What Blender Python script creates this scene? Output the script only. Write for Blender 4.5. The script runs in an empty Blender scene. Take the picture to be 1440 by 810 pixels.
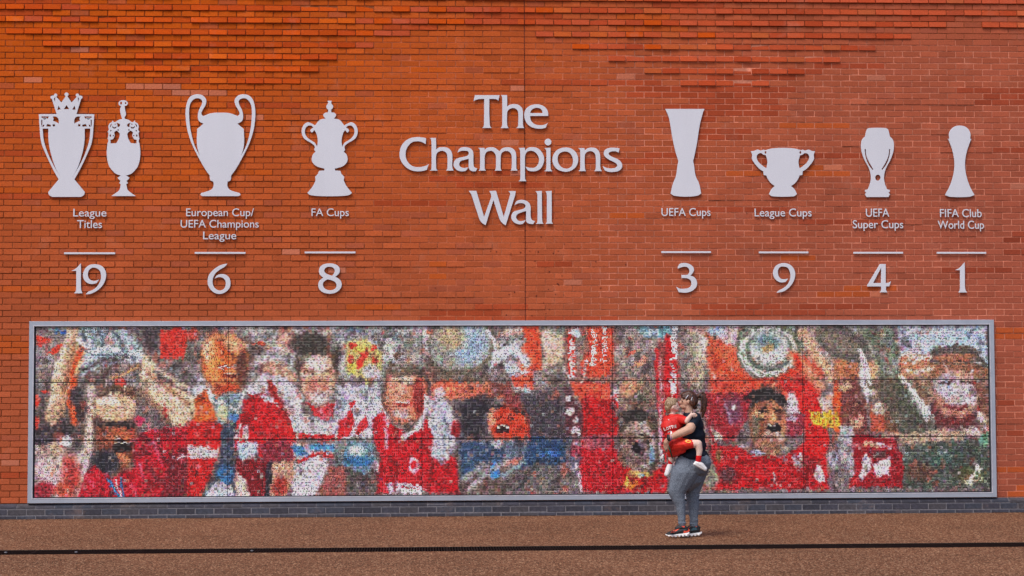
import bpy, bmesh, math, random
import numpy as np
from mathutils import Vector
from mathutils.bvhtree import BVHTree

random.seed(7)
rng = np.random.default_rng(11)
S = bpy.context.scene
C = S.collection
R = math.radians

# ------------------------------------------------------------------ camera
CAM_X, CAM_D, CAM_Z = 4.73417, 22.73856, 1.60065
YAW, PITCH, ROLL, FPX = -0.0499, 0.05235, -0.0034, 2600.0
cy_, sy_ = math.cos(YAW), math.sin(YAW)
FW = Vector((-sy_ * math.cos(PITCH), cy_ * math.cos(PITCH), math.sin(PITCH)))
R0 = Vector((cy_, sy_, 0)); U0 = R0.cross(FW)
RT = math.cos(ROLL) * R0 + math.sin(ROLL) * U0
UP = -math.sin(ROLL) * R0 + math.cos(ROLL) * U0
CAMP = Vector((CAM_X, -CAM_D, CAM_Z))
cd = bpy.data.cameras.new('camera'); cam = bpy.data.objects.new('camera', cd); C.objects.link(cam)
from mathutils import Matrix
m = Matrix.Identity(4)
for i in range(3):
    m[i][0] = RT[i]; m[i][1] = UP[i]; m[i][2] = -FW[i]; m[i][3] = CAMP[i]
cam.matrix_world = m
cd.sensor_width = 36; cd.lens = 36 * FPX / 1440; cd.clip_start = .1; cd.clip_end = 3000
S.camera = cam

def at(px, py, Y=0.0):
    """point on the upright plane y = Y seen at a photograph pixel"""
    d = FW * FPX + RT * (px - 720) + UP * (405 - py)
    t = (Y - CAMP.y) / d.y
    return CAMP + d * t

def ground(px, py, Z=0.0):
    d = FW * FPX + RT * (px - 720) + UP * (405 - py)
    return CAMP + d * ((Z - CAMP.z) / d.z)

# ------------------------------------------------------------------ light
W = bpy.data.worlds.new('World'); S.world = W; W.use_nodes = True
nt = W.node_tree; bg = nt.nodes['Background']
sky = nt.nodes.new('ShaderNodeTexSky'); sky.sky_type = 'NISHITA'; sky.sun_disc = False
SUN_EL, SUN_AZ = R(56), R(215)      # azimuth measured clockwise from +Y (north): from behind left of the camera
sky.sun_elevation = SUN_EL; sky.sun_rotation = SUN_AZ
sky.air_density = 1.0; sky.dust_density = 2.5; sky.ozone_density = 1.0
nt.links.new(sky.outputs[0], bg.inputs[0]); bg.inputs[1].default_value = 0.10
sl = bpy.data.lights.new('sun', 'SUN'); sl.energy = 1.2; sl.angle = R(22); sl.color = (1, .93, .84)
so = bpy.data.objects.new('sun', sl); C.objects.link(so)
sd = Vector((math.sin(SUN_AZ) * math.cos(SUN_EL), math.cos(SUN_AZ) * math.cos(SUN_EL), math.sin(SUN_EL)))
so.rotation_euler = sd.to_track_quat('Z', 'Y').to_euler(); so.location = (0, -15, 25)
S.view_settings.view_transform = 'Standard'; S.view_settings.look = 'None'
S.view_settings.exposure = 0.85; S.view_settings.gamma = 1
S.view_settings.use_curve_mapping = False

# ------------------------------------------------------------------ helpers
def lin(c):
    c = np.asarray(c, float) / 255
    return np.where(c <= .04045, c / 12.92, ((c + .055) / 1.055) ** 2.4)

def thing(name, label, cat, loc=(0, 0, 0), group=None):
    o = bpy.data.objects.new(name, None); C.objects.link(o); o.location = loc
    o.empty_display_size = .1
    o['label'] = label; o['category'] = cat
    if group: o['group'] = group
    return o

def tag(o, label, cat, group=None):
    o['label'] = label; o['category'] = cat
    if group: o['group'] = group
    return o

def link(name, me, mat=None, parent=None, loc=(0, 0, 0)):
    o = bpy.data.objects.new(name, me); C.objects.link(o); o.location = loc
    if mat is not None and not me.materials: me.materials.append(mat)
    if parent is not None: o.parent = parent
    return o

def mesh_np(name, V, F, cols=None, smooth=False):
    """V (n,3), F (m,4) quads, cols (m,3) linear per face"""
    me = bpy.data.meshes.new(name)
    V = np.asarray(V, np.float32); F = np.asarray(F, np.int32); k = F.shape[1]
    me.vertices.add(len(V)); me.vertices.foreach_set('co', V.ravel())
    me.loops.add(F.size); me.loops.foreach_set('vertex_index', F.ravel())
    me.polygons.add(len(F)); me.polygons.foreach_set('loop_start', np.arange(0, F.size, k, dtype=np.int32))
    me.update(calc_edges=True)
    if cols is not None:
        a = me.color_attributes.new('tone', 'FLOAT_COLOR', 'CORNER')
        cc = np.ones((len(F), k, 4), np.float32); cc[:, :, :3] = np.asarray(cols)[:, None, :]
        a.data.foreach_set('color', cc.ravel())
    me.polygons.foreach_set('use_smooth', np.full(len(F), smooth))
    me.validate()
    return me

def box_bm(bm, x0, x1, y0, y1, z0, z1, bev=0):
    r = bmesh.ops.create_cube(bm, size=1)
    bmesh.ops.scale(bm, vec=(x1 - x0, y1 - y0, z1 - z0), verts=r['verts'])
    bmesh.ops.translate(bm, vec=((x0 + x1) / 2, (y0 + y1) / 2, (z0 + z1) / 2), verts=r['verts'])
    if bev:
        es = list({e for v in r['verts'] for e in v.link_edges})
        bmesh.ops.bevel(bm, geom=es, offset=bev, segments=1, affect='EDGES')

def bm_mesh(name, bm, smooth=False):
    me = bpy.data.meshes.new(name); bm.to_mesh(me); bm.free()
    if smooth: me.polygons.foreach_set('use_smooth', [True] * len(me.polygons))
    return me

# ------------------------------------------------------------------ materials
def mat_base(name, rough=.8, spec=.3, metal=0):
    mt = bpy.data.materials.new(name); mt.use_nodes = True
    b = mt.node_tree.nodes['Principled BSDF']
    b.inputs['Roughness'].default_value = rough
    b.inputs['Specular IOR Level'].default_value = spec
    b.inputs['Metallic'].default_value = metal
    return mt, mt.node_tree, b

def N(nt, t, **kw):
    n = nt.nodes.new(t)
    for k, v in kw.items():
        if k in n.inputs: n.inputs[k].default_value = v
        else: setattr(n, k, v)
    return n

def weather(mt, amt=.10, bloom=.16):
    """soft drift of tone across the wall, thin rain streaks and faint salt bloom, in world position"""
    nt = mt.node_tree; L = nt.links.new; b = nt.nodes['Principled BSDF']; src = b.inputs['Base Color'].links[0].from_socket
    g = N(nt, 'ShaderNodeNewGeometry'); P_ = g.outputs['Position']
    n = N(nt, 'ShaderNodeTexNoise', Scale=.55, Detail=6, Roughness=.6); L(P_, n.inputs['Vector'])
    mp = N(nt, 'ShaderNodeMapping'); mp.inputs['Scale'].default_value = (3.2, 1, .22); L(P_, mp.inputs[0])
    n2 = N(nt, 'ShaderNodeTexNoise', Scale=1.0, Detail=7, Roughness=.7); L(mp.outputs[0], n2.inputs['Vector'])
    ad = N(nt, 'ShaderNodeMath', operation='ADD'); L(n.outputs['Fac'], ad.inputs[0]); L(n2.outputs['Fac'], ad.inputs[1])
    mr = N(nt, 'ShaderNodeMapRange'); mr.inputs[1].default_value = .7; mr.inputs[2].default_value = 1.3; mr.inputs[3].default_value = 1 - amt; mr.inputs[4].default_value = 1 + amt; L(ad.outputs[0], mr.inputs[0])
    mu = N(nt, 'ShaderNodeMix', data_type='RGBA', blend_type='MULTIPLY'); mu.inputs[0].default_value = 1; L(src, mu.inputs[6]); L(mr.outputs[0], mu.inputs[7])
    n3 = N(nt, 'ShaderNodeTexNoise', Scale=2.6, Detail=8, Roughness=.72); L(P_, n3.inputs['Vector'])
    m3 = N(nt, 'ShaderNodeMapRange'); m3.inputs[1].default_value = .56; m3.inputs[2].default_value = .74; m3.inputs[3].default_value = 0; m3.inputs[4].default_value = bloom; L(n3.outputs['Fac'], m3.inputs[0])
    mx = N(nt, 'ShaderNodeMix', data_type='RGBA'); L(m3.outputs[0], mx.inputs[0]); L(mu.outputs[2], mx.inputs[6]); mx.inputs[7].default_value = (.52, .33, .25, 1)
    L(mx.outputs[2], b.inputs['Base Color'])

def noise_mat(name, c1, c2, scale=20, detail=4, rough=.8, spec=.3, bump=0, bscale=None, metal=0, stretch=None, lo=.35, hi=.65, attr=None):
    """colour varies between c1 and c2 (linear) by noise; attr: multiplies a colour attribute instead"""
    mt, nt, b = mat_base(name, rough, spec, metal)
    L = nt.links.new
    tc = N(nt, 'ShaderNodeTexCoord'); src = tc.outputs['Object']
    if stretch:
        mp = N(nt, 'ShaderNodeMapping'); mp.inputs['Scale'].default_value = stretch
        L(src, mp.inputs[0]); src = mp.outputs[0]
    n = N(nt, 'ShaderNodeTexNoise', Scale=scale, Detail=detail, Roughness=.6); L(src, n.inputs['Vector'])
    mr = N(nt, 'ShaderNodeMapRange'); mr.inputs[1].default_value = lo; mr.inputs[2].default_value = hi
    L(n.outputs['Fac'], mr.inputs[0])
    mx = N(nt, 'ShaderNodeMix', data_type='RGBA')
    mx.inputs[6].default_value = (*c1, 1); mx.inputs[7].default_value = (*c2, 1)
    L(mr.outputs[0], mx.inputs[0]); out = mx.outputs[2]
    if attr:
        at_ = N(nt, 'ShaderNodeAttribute', attribute_name=attr)
        mu = N(nt, 'ShaderNodeMix', data_type='RGBA', blend_type='MULTIPLY'); mu.inputs[0].default_value = 1
        L(at_.outputs['Color'], mu.inputs[6]); L(out, mu.inputs[7]); out = mu.outputs[2]
    L(out, b.inputs['Base Color'])
    if bump:
        n2 = N(nt, 'ShaderNodeTexNoise', Scale=bscale or scale * 2, Detail=5); L(src, n2.inputs['Vector'])
        bp = N(nt, 'ShaderNodeBump', Strength=bump, Distance=.004); L(n2.outputs['Fac'], bp.inputs['Height'])
        L(bp.outputs[0], b.inputs['Normal'])
    return mt

M_brick = noise_mat('brick_clay', (.80, .80, .80), (1.18, 1.15, 1.1), 60, 5, .95, .1, .5, 150, attr='tone', lo=.3, hi=.7)
M_mortar = noise_mat('mortar', (.8, .8, .8), (1.2, 1.2, 1.2), 30, 5, .95, .1, .4, attr='tone')
M_joint = noise_mat('sealant', (.10, .018, .009), (.17, .035, .018), 9, 5, .7, .2, .3)
M_plinth = noise_mat('engineering_brick', (.75, .75, .75), (1.2, 1.2, 1.2), 30, 4, .6, .4, .4, attr='tone')
M_plinth_mortar = noise_mat('grey_mortar', (.13, .125, .14), (.21, .20, .22), 30, 4, .95, .1)
M_sign = noise_mat('speckled_silver_paint', (.52, .53, .60), (.735, .745, .81), 220, 3, .55, .35, .15, lo=.38, hi=.62)
M_alu = noise_mat('satin_aluminium', (.36, .40, .48), (.44, .48, .56), 3, 5, .42, .5, metal=.35, lo=.3, hi=.7)
M_alu_edge = noise_mat('worn_frame_edge', (.46, .46, .53), (.62, .60, .66), 12, 5, .5, .5, metal=.2)
M_black = noise_mat('black_gasket', (.012, .012, .016), (.02, .02, .026), 20, 2, .6, .3)
M_iron = noise_mat('drain_iron', (.004, .002, .002), (.013, .006, .005), 15, 5, .9, .1, .3)
M_mosaic = noise_mat('mosaic_print', (.93, .93, .93), (1.05, 1.05, 1.05), 300, 2, .45, .45, attr='tone')

weather(M_brick); weather(M_plinth, .2, .25); weather(M_mortar, .1, .1); weather(M_sign, .045, 0); weather(M_alu, .06, 0)

def ground_mat():
    mt, nt, b = mat_base('resin_bound_gravel', .9, .2); L = nt.links.new
    tc = N(nt, 'ShaderNodeTexCoord'); o = tc.outputs['Object']
    mg = N(nt, 'ShaderNodeMapping'); mg.inputs['Scale'].default_value = (95, 42, 20); L(o, mg.inputs[0])
    vo = N(nt, 'ShaderNodeTexVoronoi', Scale=1.0); L(mg.outputs[0], vo.inputs['Vector'])
    sp = N(nt, 'ShaderNodeSeparateColor'); L(vo.outputs['Color'], sp.inputs[0])
    cr = N(nt, 'ShaderNodeValToRGB'); e = cr.color_ramp.elements
    e[0].position = 0; e[0].color = (.030, .012, .006, 1); e[1].position = 1; e[1].color = (.38, .24, .145, 1)
    for p, c in ((.25, (.085, .032, .014, 1)), (.55, (.140, .060, .030, 1)), (.86, (.205, .096, .052, 1))):
        q = cr.color_ramp.elements.new(p); q.color = c
    L(sp.outputs[0], cr.inputs[0])
    n = N(nt, 'ShaderNodeTexNoise', Scale=.55, Detail=7, Roughness=.65); L(o, n.inputs['Vector'])
    mr = N(nt, 'ShaderNodeMapRange'); mr.inputs[1].default_value = .3; mr.inputs[2].default_value = .7
    mr.inputs[3].default_value = 1.06; mr.inputs[4].default_value = 1.50; L(n.outputs['Fac'], mr.inputs[0])
    mu = N(nt, 'ShaderNodeMix', data_type='RGBA', blend_type='MULTIPLY'); mu.inputs[0].default_value = 1
    L(cr.outputs[0], mu.inputs[6]); L(mr.outputs[0], mu.inputs[7])
    # scuffs and dark wet-looking stains, stretched along the wall
    mp = N(nt, 'ShaderNodeMapping'); mp.inputs['Scale'].default_value = (.5, 2.4, 1); L(o, mp.inputs[0])
    n3 = N(nt, 'ShaderNodeTexNoise', Scale=1.3, Detail=8, Roughness=.75); L(mp.outputs[0], n3.inputs['Vector'])
    m3 = N(nt, 'ShaderNodeMapRange'); m3.inputs[1].default_value = .54; m3.inputs[2].default_value = .70
    m3.inputs[3].default_value = 1; m3.inputs[4].default_value = .66; L(n3.outputs['Fac'], m3.inputs[0])
    mv = N(nt, 'ShaderNodeMix', data_type='RGBA', blend_type='MULTIPLY'); mv.inputs[0].default_value = 1
    L(mu.outputs[2], mv.inputs[6]); L(m3.outputs[0], mv.inputs[7])
    L(mv.outputs[2], b.inputs['Base Color'])
    bp = N(nt, 'ShaderNodeBump', Strength=.8, Distance=.008); L(vo.outputs['Distance'], bp.inputs['Height'])
    bp.invert = True; L(bp.outputs[0], b.inputs['Normal'])
    return mt
M_ground = ground_mat()

# ------------------------------------------------------------------ ground and drain
X0, X1 = -5.0, 18.0
dl = ground(0, 776); dr = ground(1440, 766.6)
yd = (dl.y + dr.y) / 2
DW = .50
def sheet(name, x0, x1, y0, y1, z):
    return mesh_np(name, [(x0, y0, z), (x1, y0, z), (x1, y1, z), (x0, y1, z)], [(0, 1, 2, 3)])
for (n, a) in (('pavement', (-400, 400, yd + DW / 2, 0.2)), ('ground', (-400, 400, -600, yd - DW / 2))):
    o = link(n, sheet(n, *a, 0), M_ground); o['kind'] = 'structure'
dch = thing('drain_channel', 'long black slotted drain channel sunk in the brown paving in front of the wall', 'drain', (0, yd, 0))
bm = bmesh.new()
box_bm(bm, -40, 40, -DW / 2, DW / 2, -.14, -.12)
box_bm(bm, -40, 40, -DW / 2 - .0, -DW / 2 + .012, -.12, -.002)
box_bm(bm, -40, 40, DW / 2 - .012, DW / 2, -.12, -.002)
link('channel', bm_mesh('channel', bm), M_iron, dch)
bm = bmesh.new()
x = -2.0
while x < 14.5:
    box_bm(bm, x, x + .013, -DW / 2 + .014, DW / 2 - .014, -.03, -.004); x += .027
box_bm(bm, -2, 14.5, -.008, .008, -.032, -.006)
g = link('grating', bm_mesh('grating', bm), M_iron, dch); g['kind'] = 'stuff'
for k in range(17):
    bm = bmesh.new(); xx = -2 + k
    box_bm(bm, xx - .012, xx + .012, -DW / 2 + .014, DW / 2 - .014, -.028, -.0035)
    link('cross_bar', bm_mesh('cross_bar', bm), M_iron, dch)

# ------------------------------------------------------------------ brick wall
wall = thing('brick_wall', 'tall orange red brick wall with stepped rows of proud bricks near its top', 'wall', (0, 0, 0))
CO, BL = .075, .225
zp = at(20, 708.2).z                                     # top of the dark plinth
zrow = at(20, 9.3).z                                     # centre of one proud course
k0 = round((zrow - zp) / CO - .5); COH = (zrow - zp) / (k0 + .5)
PHASE = at(8.3, 9.3).x
XJ = at(738.5, 300).x                                    # movement joint
def proud_spans(y):
    return {9.3: ((8, 1440),), 26.7: ((-200, 1327), (1400, 1700)), 44: ((33, 558), (765, 1277)), 61.5: ((60, 505), (815, 1227)),
            79: ((113, 455), (868, 1177)), 96.5: ((165, 427), (920, 1127)), 114: ((276, 401), (972, 1077)), -8: ((-200, 1700),), -25: ((-200, 1700),)}[y]
proud = {}
for y in (9.3, 26.7, 44, 61.5, 79, 96.5, 114, -8, -25):
    sp = proud_spans(y); kk = int(round((at(400, y).z - zp) / COH - .5))
    proud[kk] = [(at(a, y).x, at(b, y).x) for a, b in sp]

PAL = {'orange': (204, 91, 20), 'terra': (186, 95, 61), 'plum': (168, 90, 72), 'dark': (166, 58, 24), 'pale': (214, 140, 116), 'red': (204, 60, 8)}
LIN = {k: lin(v) for k, v in PAL.items()}
ALB = .86
def sm(a, b, t): t = min(max((t - a) / (b - a), 0), 1); return t * t * (3 - 2 * t)
def brick_face_V(w, h, y_top, y_bot, dy=0, back=.03, ch=.0025):
    """box with a chamfered front; the front may lean out at its foot"""
    x, z = w / 2, h / 2
    V = [(-x, back, -z), (x, back, -z), (x, back, z), (-x, back, z),
         (-x, y_bot + ch, -z), (x, y_bot + ch, -z), (x, y_top + ch, z), (-x, y_top + ch, z),
         (-x + ch, y_bot, -z + ch), (x - ch, y_bot, -z + ch), (x - ch, y_top, z - ch), (-x + ch, y_top, z - ch)]
    F = [(8, 9, 10, 11), (4, 5, 9, 8), (5, 6, 10, 9), (6, 7, 11, 10), (7, 4, 8, 11), (0, 1, 5, 4), (1, 2, 6, 5), (2, 3, 7, 6), (3, 0, 4, 7)]
    return np.array(V, float), np.array(F, int)

PALE = [(at(a, b).x, at(a, b).z) for a, b in ((192, 122.6), (218.5, 122.6), (245.7, 122.6), (258, 131.5), (284, 131.5), (309, 131.5), (203, 410.3), (189.4, 419.2), (215.5, 419.2), (219, 436.8), (244, 436.8), (270, 436.8), (254.6, 445), (1398, 384), (1412, 384), (1233, 203.5), (966, 269), (1180, 236))]
ncourse = 108
AV, AF, AC = [], [], []; nv = 0
parts = []; special = []
def smooth_run(n, corr):
    a = rng.normal(size=n + corr * 2); k = np.hanning(corr + 2); k /= np.sqrt((k ** 2).sum())
    return np.convolve(a, k, 'same')[corr:corr + n]
prev = rng.normal(size=140)
for k in range(ncourse):
    zc = zp + (k + .5) * COH
    pr = proud.get(k, [])
    run = smooth_run(140, 9) * .75 + prev * .45; prev = run
    off = 0 if (k - k0) % 2 == 0 else BL / 2
    lippy = smooth_run(140, 14)
    i0 = int(math.floor((X0 - PHASE) / BL)); i1 = int(math.ceil((X1 - PHASE) / BL))
    for i in range(i0, i1):
        ph = PHASE if (i + .5) * BL + PHASE + off < XJ else PHASE - .02
        a = ph + off + i * BL; b = a + BL
        cc = (a + b) / 2
        pieces = [(a, b)]
        if a < XJ < b: pieces = [(a, XJ), (XJ, b)]
        elif a < XJ - .001 and b > XJ - .02 and b <= XJ: pieces = [(a, XJ)]
        for (p, q) in pieces:
            w = q - p - .010
            if w < .02: continue
            c = (p + q) / 2
            u = c / 12.0; v = zc / 6.3
            isp = any(s0 - .11 < c < s1 + .11 and w > .05 for s0, s1 in pr)
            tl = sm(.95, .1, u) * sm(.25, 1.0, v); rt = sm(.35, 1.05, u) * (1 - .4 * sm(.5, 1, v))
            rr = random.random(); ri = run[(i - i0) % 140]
            base = LIN['terra'] * (1 - tl) + LIN['orange'] * tl  # warm glow at the upper left is put into the bricks' colours
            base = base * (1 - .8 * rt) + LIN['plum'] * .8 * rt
            if isp: base = base * .62 + LIN['red'] * .33 if rr < .6 else (base * .35 + LIN['dark'] * .45 + LIN['red'] * .2 if rr < .85 else base * .7 + LIN['orange'] * .3)
            else:
                if ri > 1.25: base = base * .4 + LIN['dark'] * .6 * (1 - .35 * rt) + LIN['plum'] * .1
                elif ri < -1.75: base = base * .45 + LIN['orange'] * .55
                elif rr > .94: base = base * .62 + LIN['plum'] * .38
                if rr < .0035 or any(abs(c - a_) < .10 and abs(zc - b_) < .034 for a_, b_ in PALE): base = base * .5 + LIN['pale'] * .5; pale_ = True
                else: pale_ = False
            base = base * (1 + rng.normal() * .06)
            li = lippy[(i - i0) % 140]
            jit = float(np.clip(rng.normal() * .0009, -.002, .0012)) + (-.004 if li > 1.2 and not isp else 0)
            if isp: yt, yb = -.005 + jit, -.022 + jit + rng.normal() * .002
            else: yt, yb = jit, jit + float(np.clip(rng.normal() * .0007, -.0015, .001)) - (.003 if li > 1.2 else 0)
            h = COH - .0095 + rng.normal() * .0006
            if isp and len(parts) < 274 and -.3 < c < 12.3 and zc < 6.45: parts.append((c, zc, w, h, base, i)); continue
            if len(special) < 46 and -.1 < c < 12.1 and .3 < zc < 6.2 and not isp and pale_ and w > .2:
                special.append((c, zc, w, h, base, i)); continue
            V, F = brick_face_V(w, h, yt, yb)
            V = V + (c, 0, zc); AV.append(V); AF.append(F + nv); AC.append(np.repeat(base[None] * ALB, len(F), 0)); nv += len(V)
# paler bricks seen left of and below the '19', and at the right edge, are pieces of their own too
n_proud = len(parts); parts += special
protos = {}
for j, (c, zc, w, h, base, i) in enumerate(parts):
    isp = j < n_proud
    q = tuple(np.round(base / .04).astype(int)) if not isp else (round(base[0] / .05), round(base[1] / .02), 0)
    key = (q, isp, round(w, 2), random.randint(0, 1))
    if key not in protos:
        if isp: V, F = brick_face_V(w, h, -.004 - .003 * random.random(), -.015 - .008 * random.random())
        else: V, F = brick_face_V(w, h, -.001, -.001)
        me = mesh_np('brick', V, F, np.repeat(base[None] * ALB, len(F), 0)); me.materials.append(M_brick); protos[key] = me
    o = link('brick', protos[key], None, wall, (c, (float(np.clip(rng.normal() * .0035, -.006, .006)) + (.009 if random.random() < .16 else 0)) if isp else 0, zc)); o.rotation_euler = (rng.normal() * .02, 0, rng.normal() * (.022 if isp else .004))
    if isp: o.rotation_euler.y = rng.normal() * .006
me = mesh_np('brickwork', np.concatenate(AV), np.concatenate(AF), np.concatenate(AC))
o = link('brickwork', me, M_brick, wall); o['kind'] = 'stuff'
ZT = zp + ncourse * COH
def mortar_sheet(xa, xb, back):
    nx_, nz_ = int((xb - xa) / .11), int((ZT - zp) / .15)
    xs = np.linspace(xa, xb, nx_ + 1); zs = np.linspace(zp - .01, ZT, nz_ + 1); XX, ZZ = np.meshgrid(xs, zs)
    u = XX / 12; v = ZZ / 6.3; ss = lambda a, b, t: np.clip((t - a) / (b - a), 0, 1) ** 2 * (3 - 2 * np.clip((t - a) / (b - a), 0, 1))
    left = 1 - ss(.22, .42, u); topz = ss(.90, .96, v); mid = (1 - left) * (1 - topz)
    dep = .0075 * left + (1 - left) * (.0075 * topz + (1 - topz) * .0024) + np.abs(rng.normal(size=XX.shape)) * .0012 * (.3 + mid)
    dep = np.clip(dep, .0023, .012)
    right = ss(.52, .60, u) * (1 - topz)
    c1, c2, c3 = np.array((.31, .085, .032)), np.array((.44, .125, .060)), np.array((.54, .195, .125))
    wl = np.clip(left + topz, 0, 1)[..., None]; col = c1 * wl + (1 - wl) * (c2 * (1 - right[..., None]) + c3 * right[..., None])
    V = np.stack([XX, dep, ZZ], -1).reshape(-1, 3); ii, jj = np.meshgrid(np.arange(nx_), np.arange(nz_)); q = (jj * (nx_ + 1) + ii).ravel()
    F = np.stack([q, q + 1, q + nx_ + 2, q + nx_ + 1], 1); fc = col[:-1, :-1].reshape(-1, 3) * (1 + rng.normal(size=(len(F), 1)) * .12)
    return link('mortar', mesh_np('mortar', V, F, fc), M_mortar, wall)
mortar_sheet(X0, XJ - .010, 0); mortar_sheet(XJ + .010, X1, 0)
bm = bmesh.new(); box_bm(bm, X0, X1, .04, .34, .0, ZT); link('block_core', bm_mesh('block_core', bm), M_joint, wall)
bm = bmesh.new()
z = zp
while z < ZT:
    s = .25 + random.random() * .4; jx = rng.normal() * .0015
    box_bm(bm, XJ - .0095 + jx, XJ + .0095 + jx, .001 + random.random() * .006, .29, z, min(z + s, ZT)); z += s
link('movement_joint', bm_mesh('movement_joint', bm), M_joint, wall)
# old fixing holes, plugged dark, under the title
bm = bmesh.new()
for (a, b) in ((690, 353), (698, 354), (719, 357), (732, 355), (745, 353), (757, 354), (778, 356), (761, 333), (785, 353), (752, 367), (772, 382),
               (790, 388), (784, 399), (716, 414), (724, 411), (754, 416), (765, 426), (781, 414), (785, 400), (771, 407), (747, 435), (757, 434),
               (764, 433), (772, 435), (712, 443), (748, 444), (768, 441), (766, 446), (731, 397), (793, 343), (820, 329), (838, 368),
               (664, 340), (640, 392), (612, 405), (845, 405), (880, 372), (1050, 300), (1105, 330), (1180, 290), (573, 310), (520, 222)):
    p = at(a + random.uniform(-.5, .5), b); s = random.uniform(.006, .010)
    r = bmesh.ops.create_cone(bm, cap_ends=True, segments=8, radius1=s, radius2=s * .9, depth=.012)
    for v_ in r['verts']:
        x_, y_, z_ = v_.co; v_.co = (p.x + x_, -.0035 - z_ * .1 + .006 * 0, p.z + y_)
o = link('fixing_plug', bm_mesh('fixing_plug', bm), M_joint, wall); o['kind'] = 'stuff'

# plinth: cut course at the ground, full course, sloping course on top
PT = zp; z1 = .045; z2 = z1 + .078
PY = -.055
def plinth_mesh(w, kind, tone):
    if kind == 'slope':
        h0, h1 = z2 + .005, PT - .003; x = w / 2
        V = [(-x, .0, h0), (x, .0, h0), (x, PY, h0), (-x, PY, h0), (x, PY, h0 + .022), (-x, PY, h0 + .022), (x, -.004, h1), (-x, -.004, h1), (x, .0, h1 - .002), (-x, .0, h1 - .002)]
        F = [(3, 2, 4, 5), (5, 4, 6, 7)]
        me = mesh_np('plinth_brick', V, F, np.repeat(tone[None], 2, 0))
        bm = bmesh.new(); bm.from_mesh(me); bmesh.ops.bevel(bm, geom=[e for e in bm.edges if len(e.link_faces) == 2], offset=.006, segments=2, affect='EDGES'); bm.to_mesh(me); bm.free()
        bm = bmesh.new(); bm.from_mesh(me)
        vs = {}
        bm.to_mesh(me); bm.free()
        return me
    a, b = (0, z1 - .005) if kind == 'low' else (z1 + .005, z2 - .005)
    V, F = brick_face_V(w, b - a, PY, PY, ch=.005); V[:, 2] += (a + b) / 2
    return mesh_np('plinth_brick', V, F, np.repeat(tone[None], len(F), 0))
tones = [lin((88, 87, 102)), lin((84, 82, 96)), lin((96, 92, 100)), lin((74, 73, 86)), lin((84, 88, 104))]
PB = {}
bmr = []
for ci, kind in enumerate(('low', 'full', 'slope')):
    joint = at(38, 720).x + (BL / 2 if ci != 1 else 0)
    i = int((X0 - joint) / BL)
    while joint + i * BL < X1:
        c = joint + (i + .5) * BL; i += 1
        tn = random.randrange(5); key = (kind, tn)
        if key not in PB:
            me = plinth_mesh(BL - .009, kind, tones[tn] * .55); me.materials.append(M_plinth); PB[key] = me
        if -.6 < c < 12.5:
            o = link('plinth_brick', PB[key], None, wall, (c, rng.normal() * .0012, 0))
        else: bmr.append((key, c))
bm = bmesh.new()
for key, c in bmr:
    n0 = len(bm.verts); bm.from_mesh(PB[key]); bm.verts.ensure_lookup_table()
    for v_ in bm.verts[n0:]: v_.co.x += c
me = bm_mesh('plinth_brickwork', bm); o = link('plinth_brickwork', me, M_plinth, wall); o['kind'] = 'stuff'
bm = bmesh.new()
box_bm(bm, X0, X1, PY + .0035, .004, .0, z2 + .012)
link('plinth_mortar', bm_mesh('plinth_mortar', bm), M_plinth_mortar, wall)
V = [(X0, PY + .0035, z2 + .012), (X1, PY + .0035, z2 + .012), (X1, PY + .0035, z2 + .022), (X0, PY + .0035, z2 + .022), (X1, .003, PT - .007), (X0, .003, PT - .007)]
link('plinth_mortar', mesh_np('plinth_mortar', V, [(0, 1, 2, 3), (3, 2, 4, 5)]), M_plinth_mortar, wall)

# ------------------------------------------------------------------ mosaic picture (painted shapes -> tile colours)
MX0, MY0, MX1, MY1 = 50, 458, 1392, 697.5
GW, GH = 960, 174
gx = (np.arange(GW) + .5) / GW * (MX1 - MX0) + MX0
gy = (np.arange(GH) + .5) / GH * (MY1 - MY0) + MY0
GX, GY = np.meshgrid(gx, gy)
IMG = np.zeros((GH, GW, 3)); IMG[:] = (118, 104, 102)
OX, OY, SC = 0, 0, 1
wob = None
def lf_noise(sc, seed):
    r = np.random.default_rng(seed); h, w = int(250 / sc) + 3, int(1360 / sc) + 3
    a = r.normal(size=(h, w)); fx = (GX - MX0) / sc; fy = (GY - MY0) / sc
    ix = fx.astype(int); iy = fy.astype(int); tx = fx - ix; ty = fy - iy
    tx = tx * tx * (3 - 2 * tx); ty = ty * ty * (3 - 2 * ty)
    return (a[iy, ix] * (1 - tx) + a[iy, ix + 1] * tx) * (1 - ty) + (a[iy + 1, ix] * (1 - tx) + a[iy + 1, ix + 1] * tx) * ty
WX = lf_noise(9, 1) * .9 + lf_noise(4, 2) * .7; WY = lf_noise(9, 3) * .9 + lf_noise(4, 4) * .7
def put(mask, col, alpha):
    IMG[:] = IMG * (1 - (mask * alpha)[..., None]) + np.array(col, float) * (mask * alpha)[..., None]
def fr(ox, oy, sc):
    global OX, OY, SC; OX, OY, SC = ox, oy, sc
def E(cx, cy, rx, ry, col, rot=0, soft=.25, a=1, ring=None):
    x = (GX + WX - OX) * SC - cx; y = (GY + WY - OY) * SC - cy; c, s = math.cos(R(rot)), math.sin(R(rot))
    d = np.sqrt(((x * c + y * s) / rx) ** 2 + ((-x * s + y * c) / ry) ** 2)
    m_ = np.clip((1 - d) / soft + .5, 0, 1)
    if ring: m_ = m_ * np.clip((d - ring) / soft + .5, 0, 1)
    put(m_, col, a)
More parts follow.
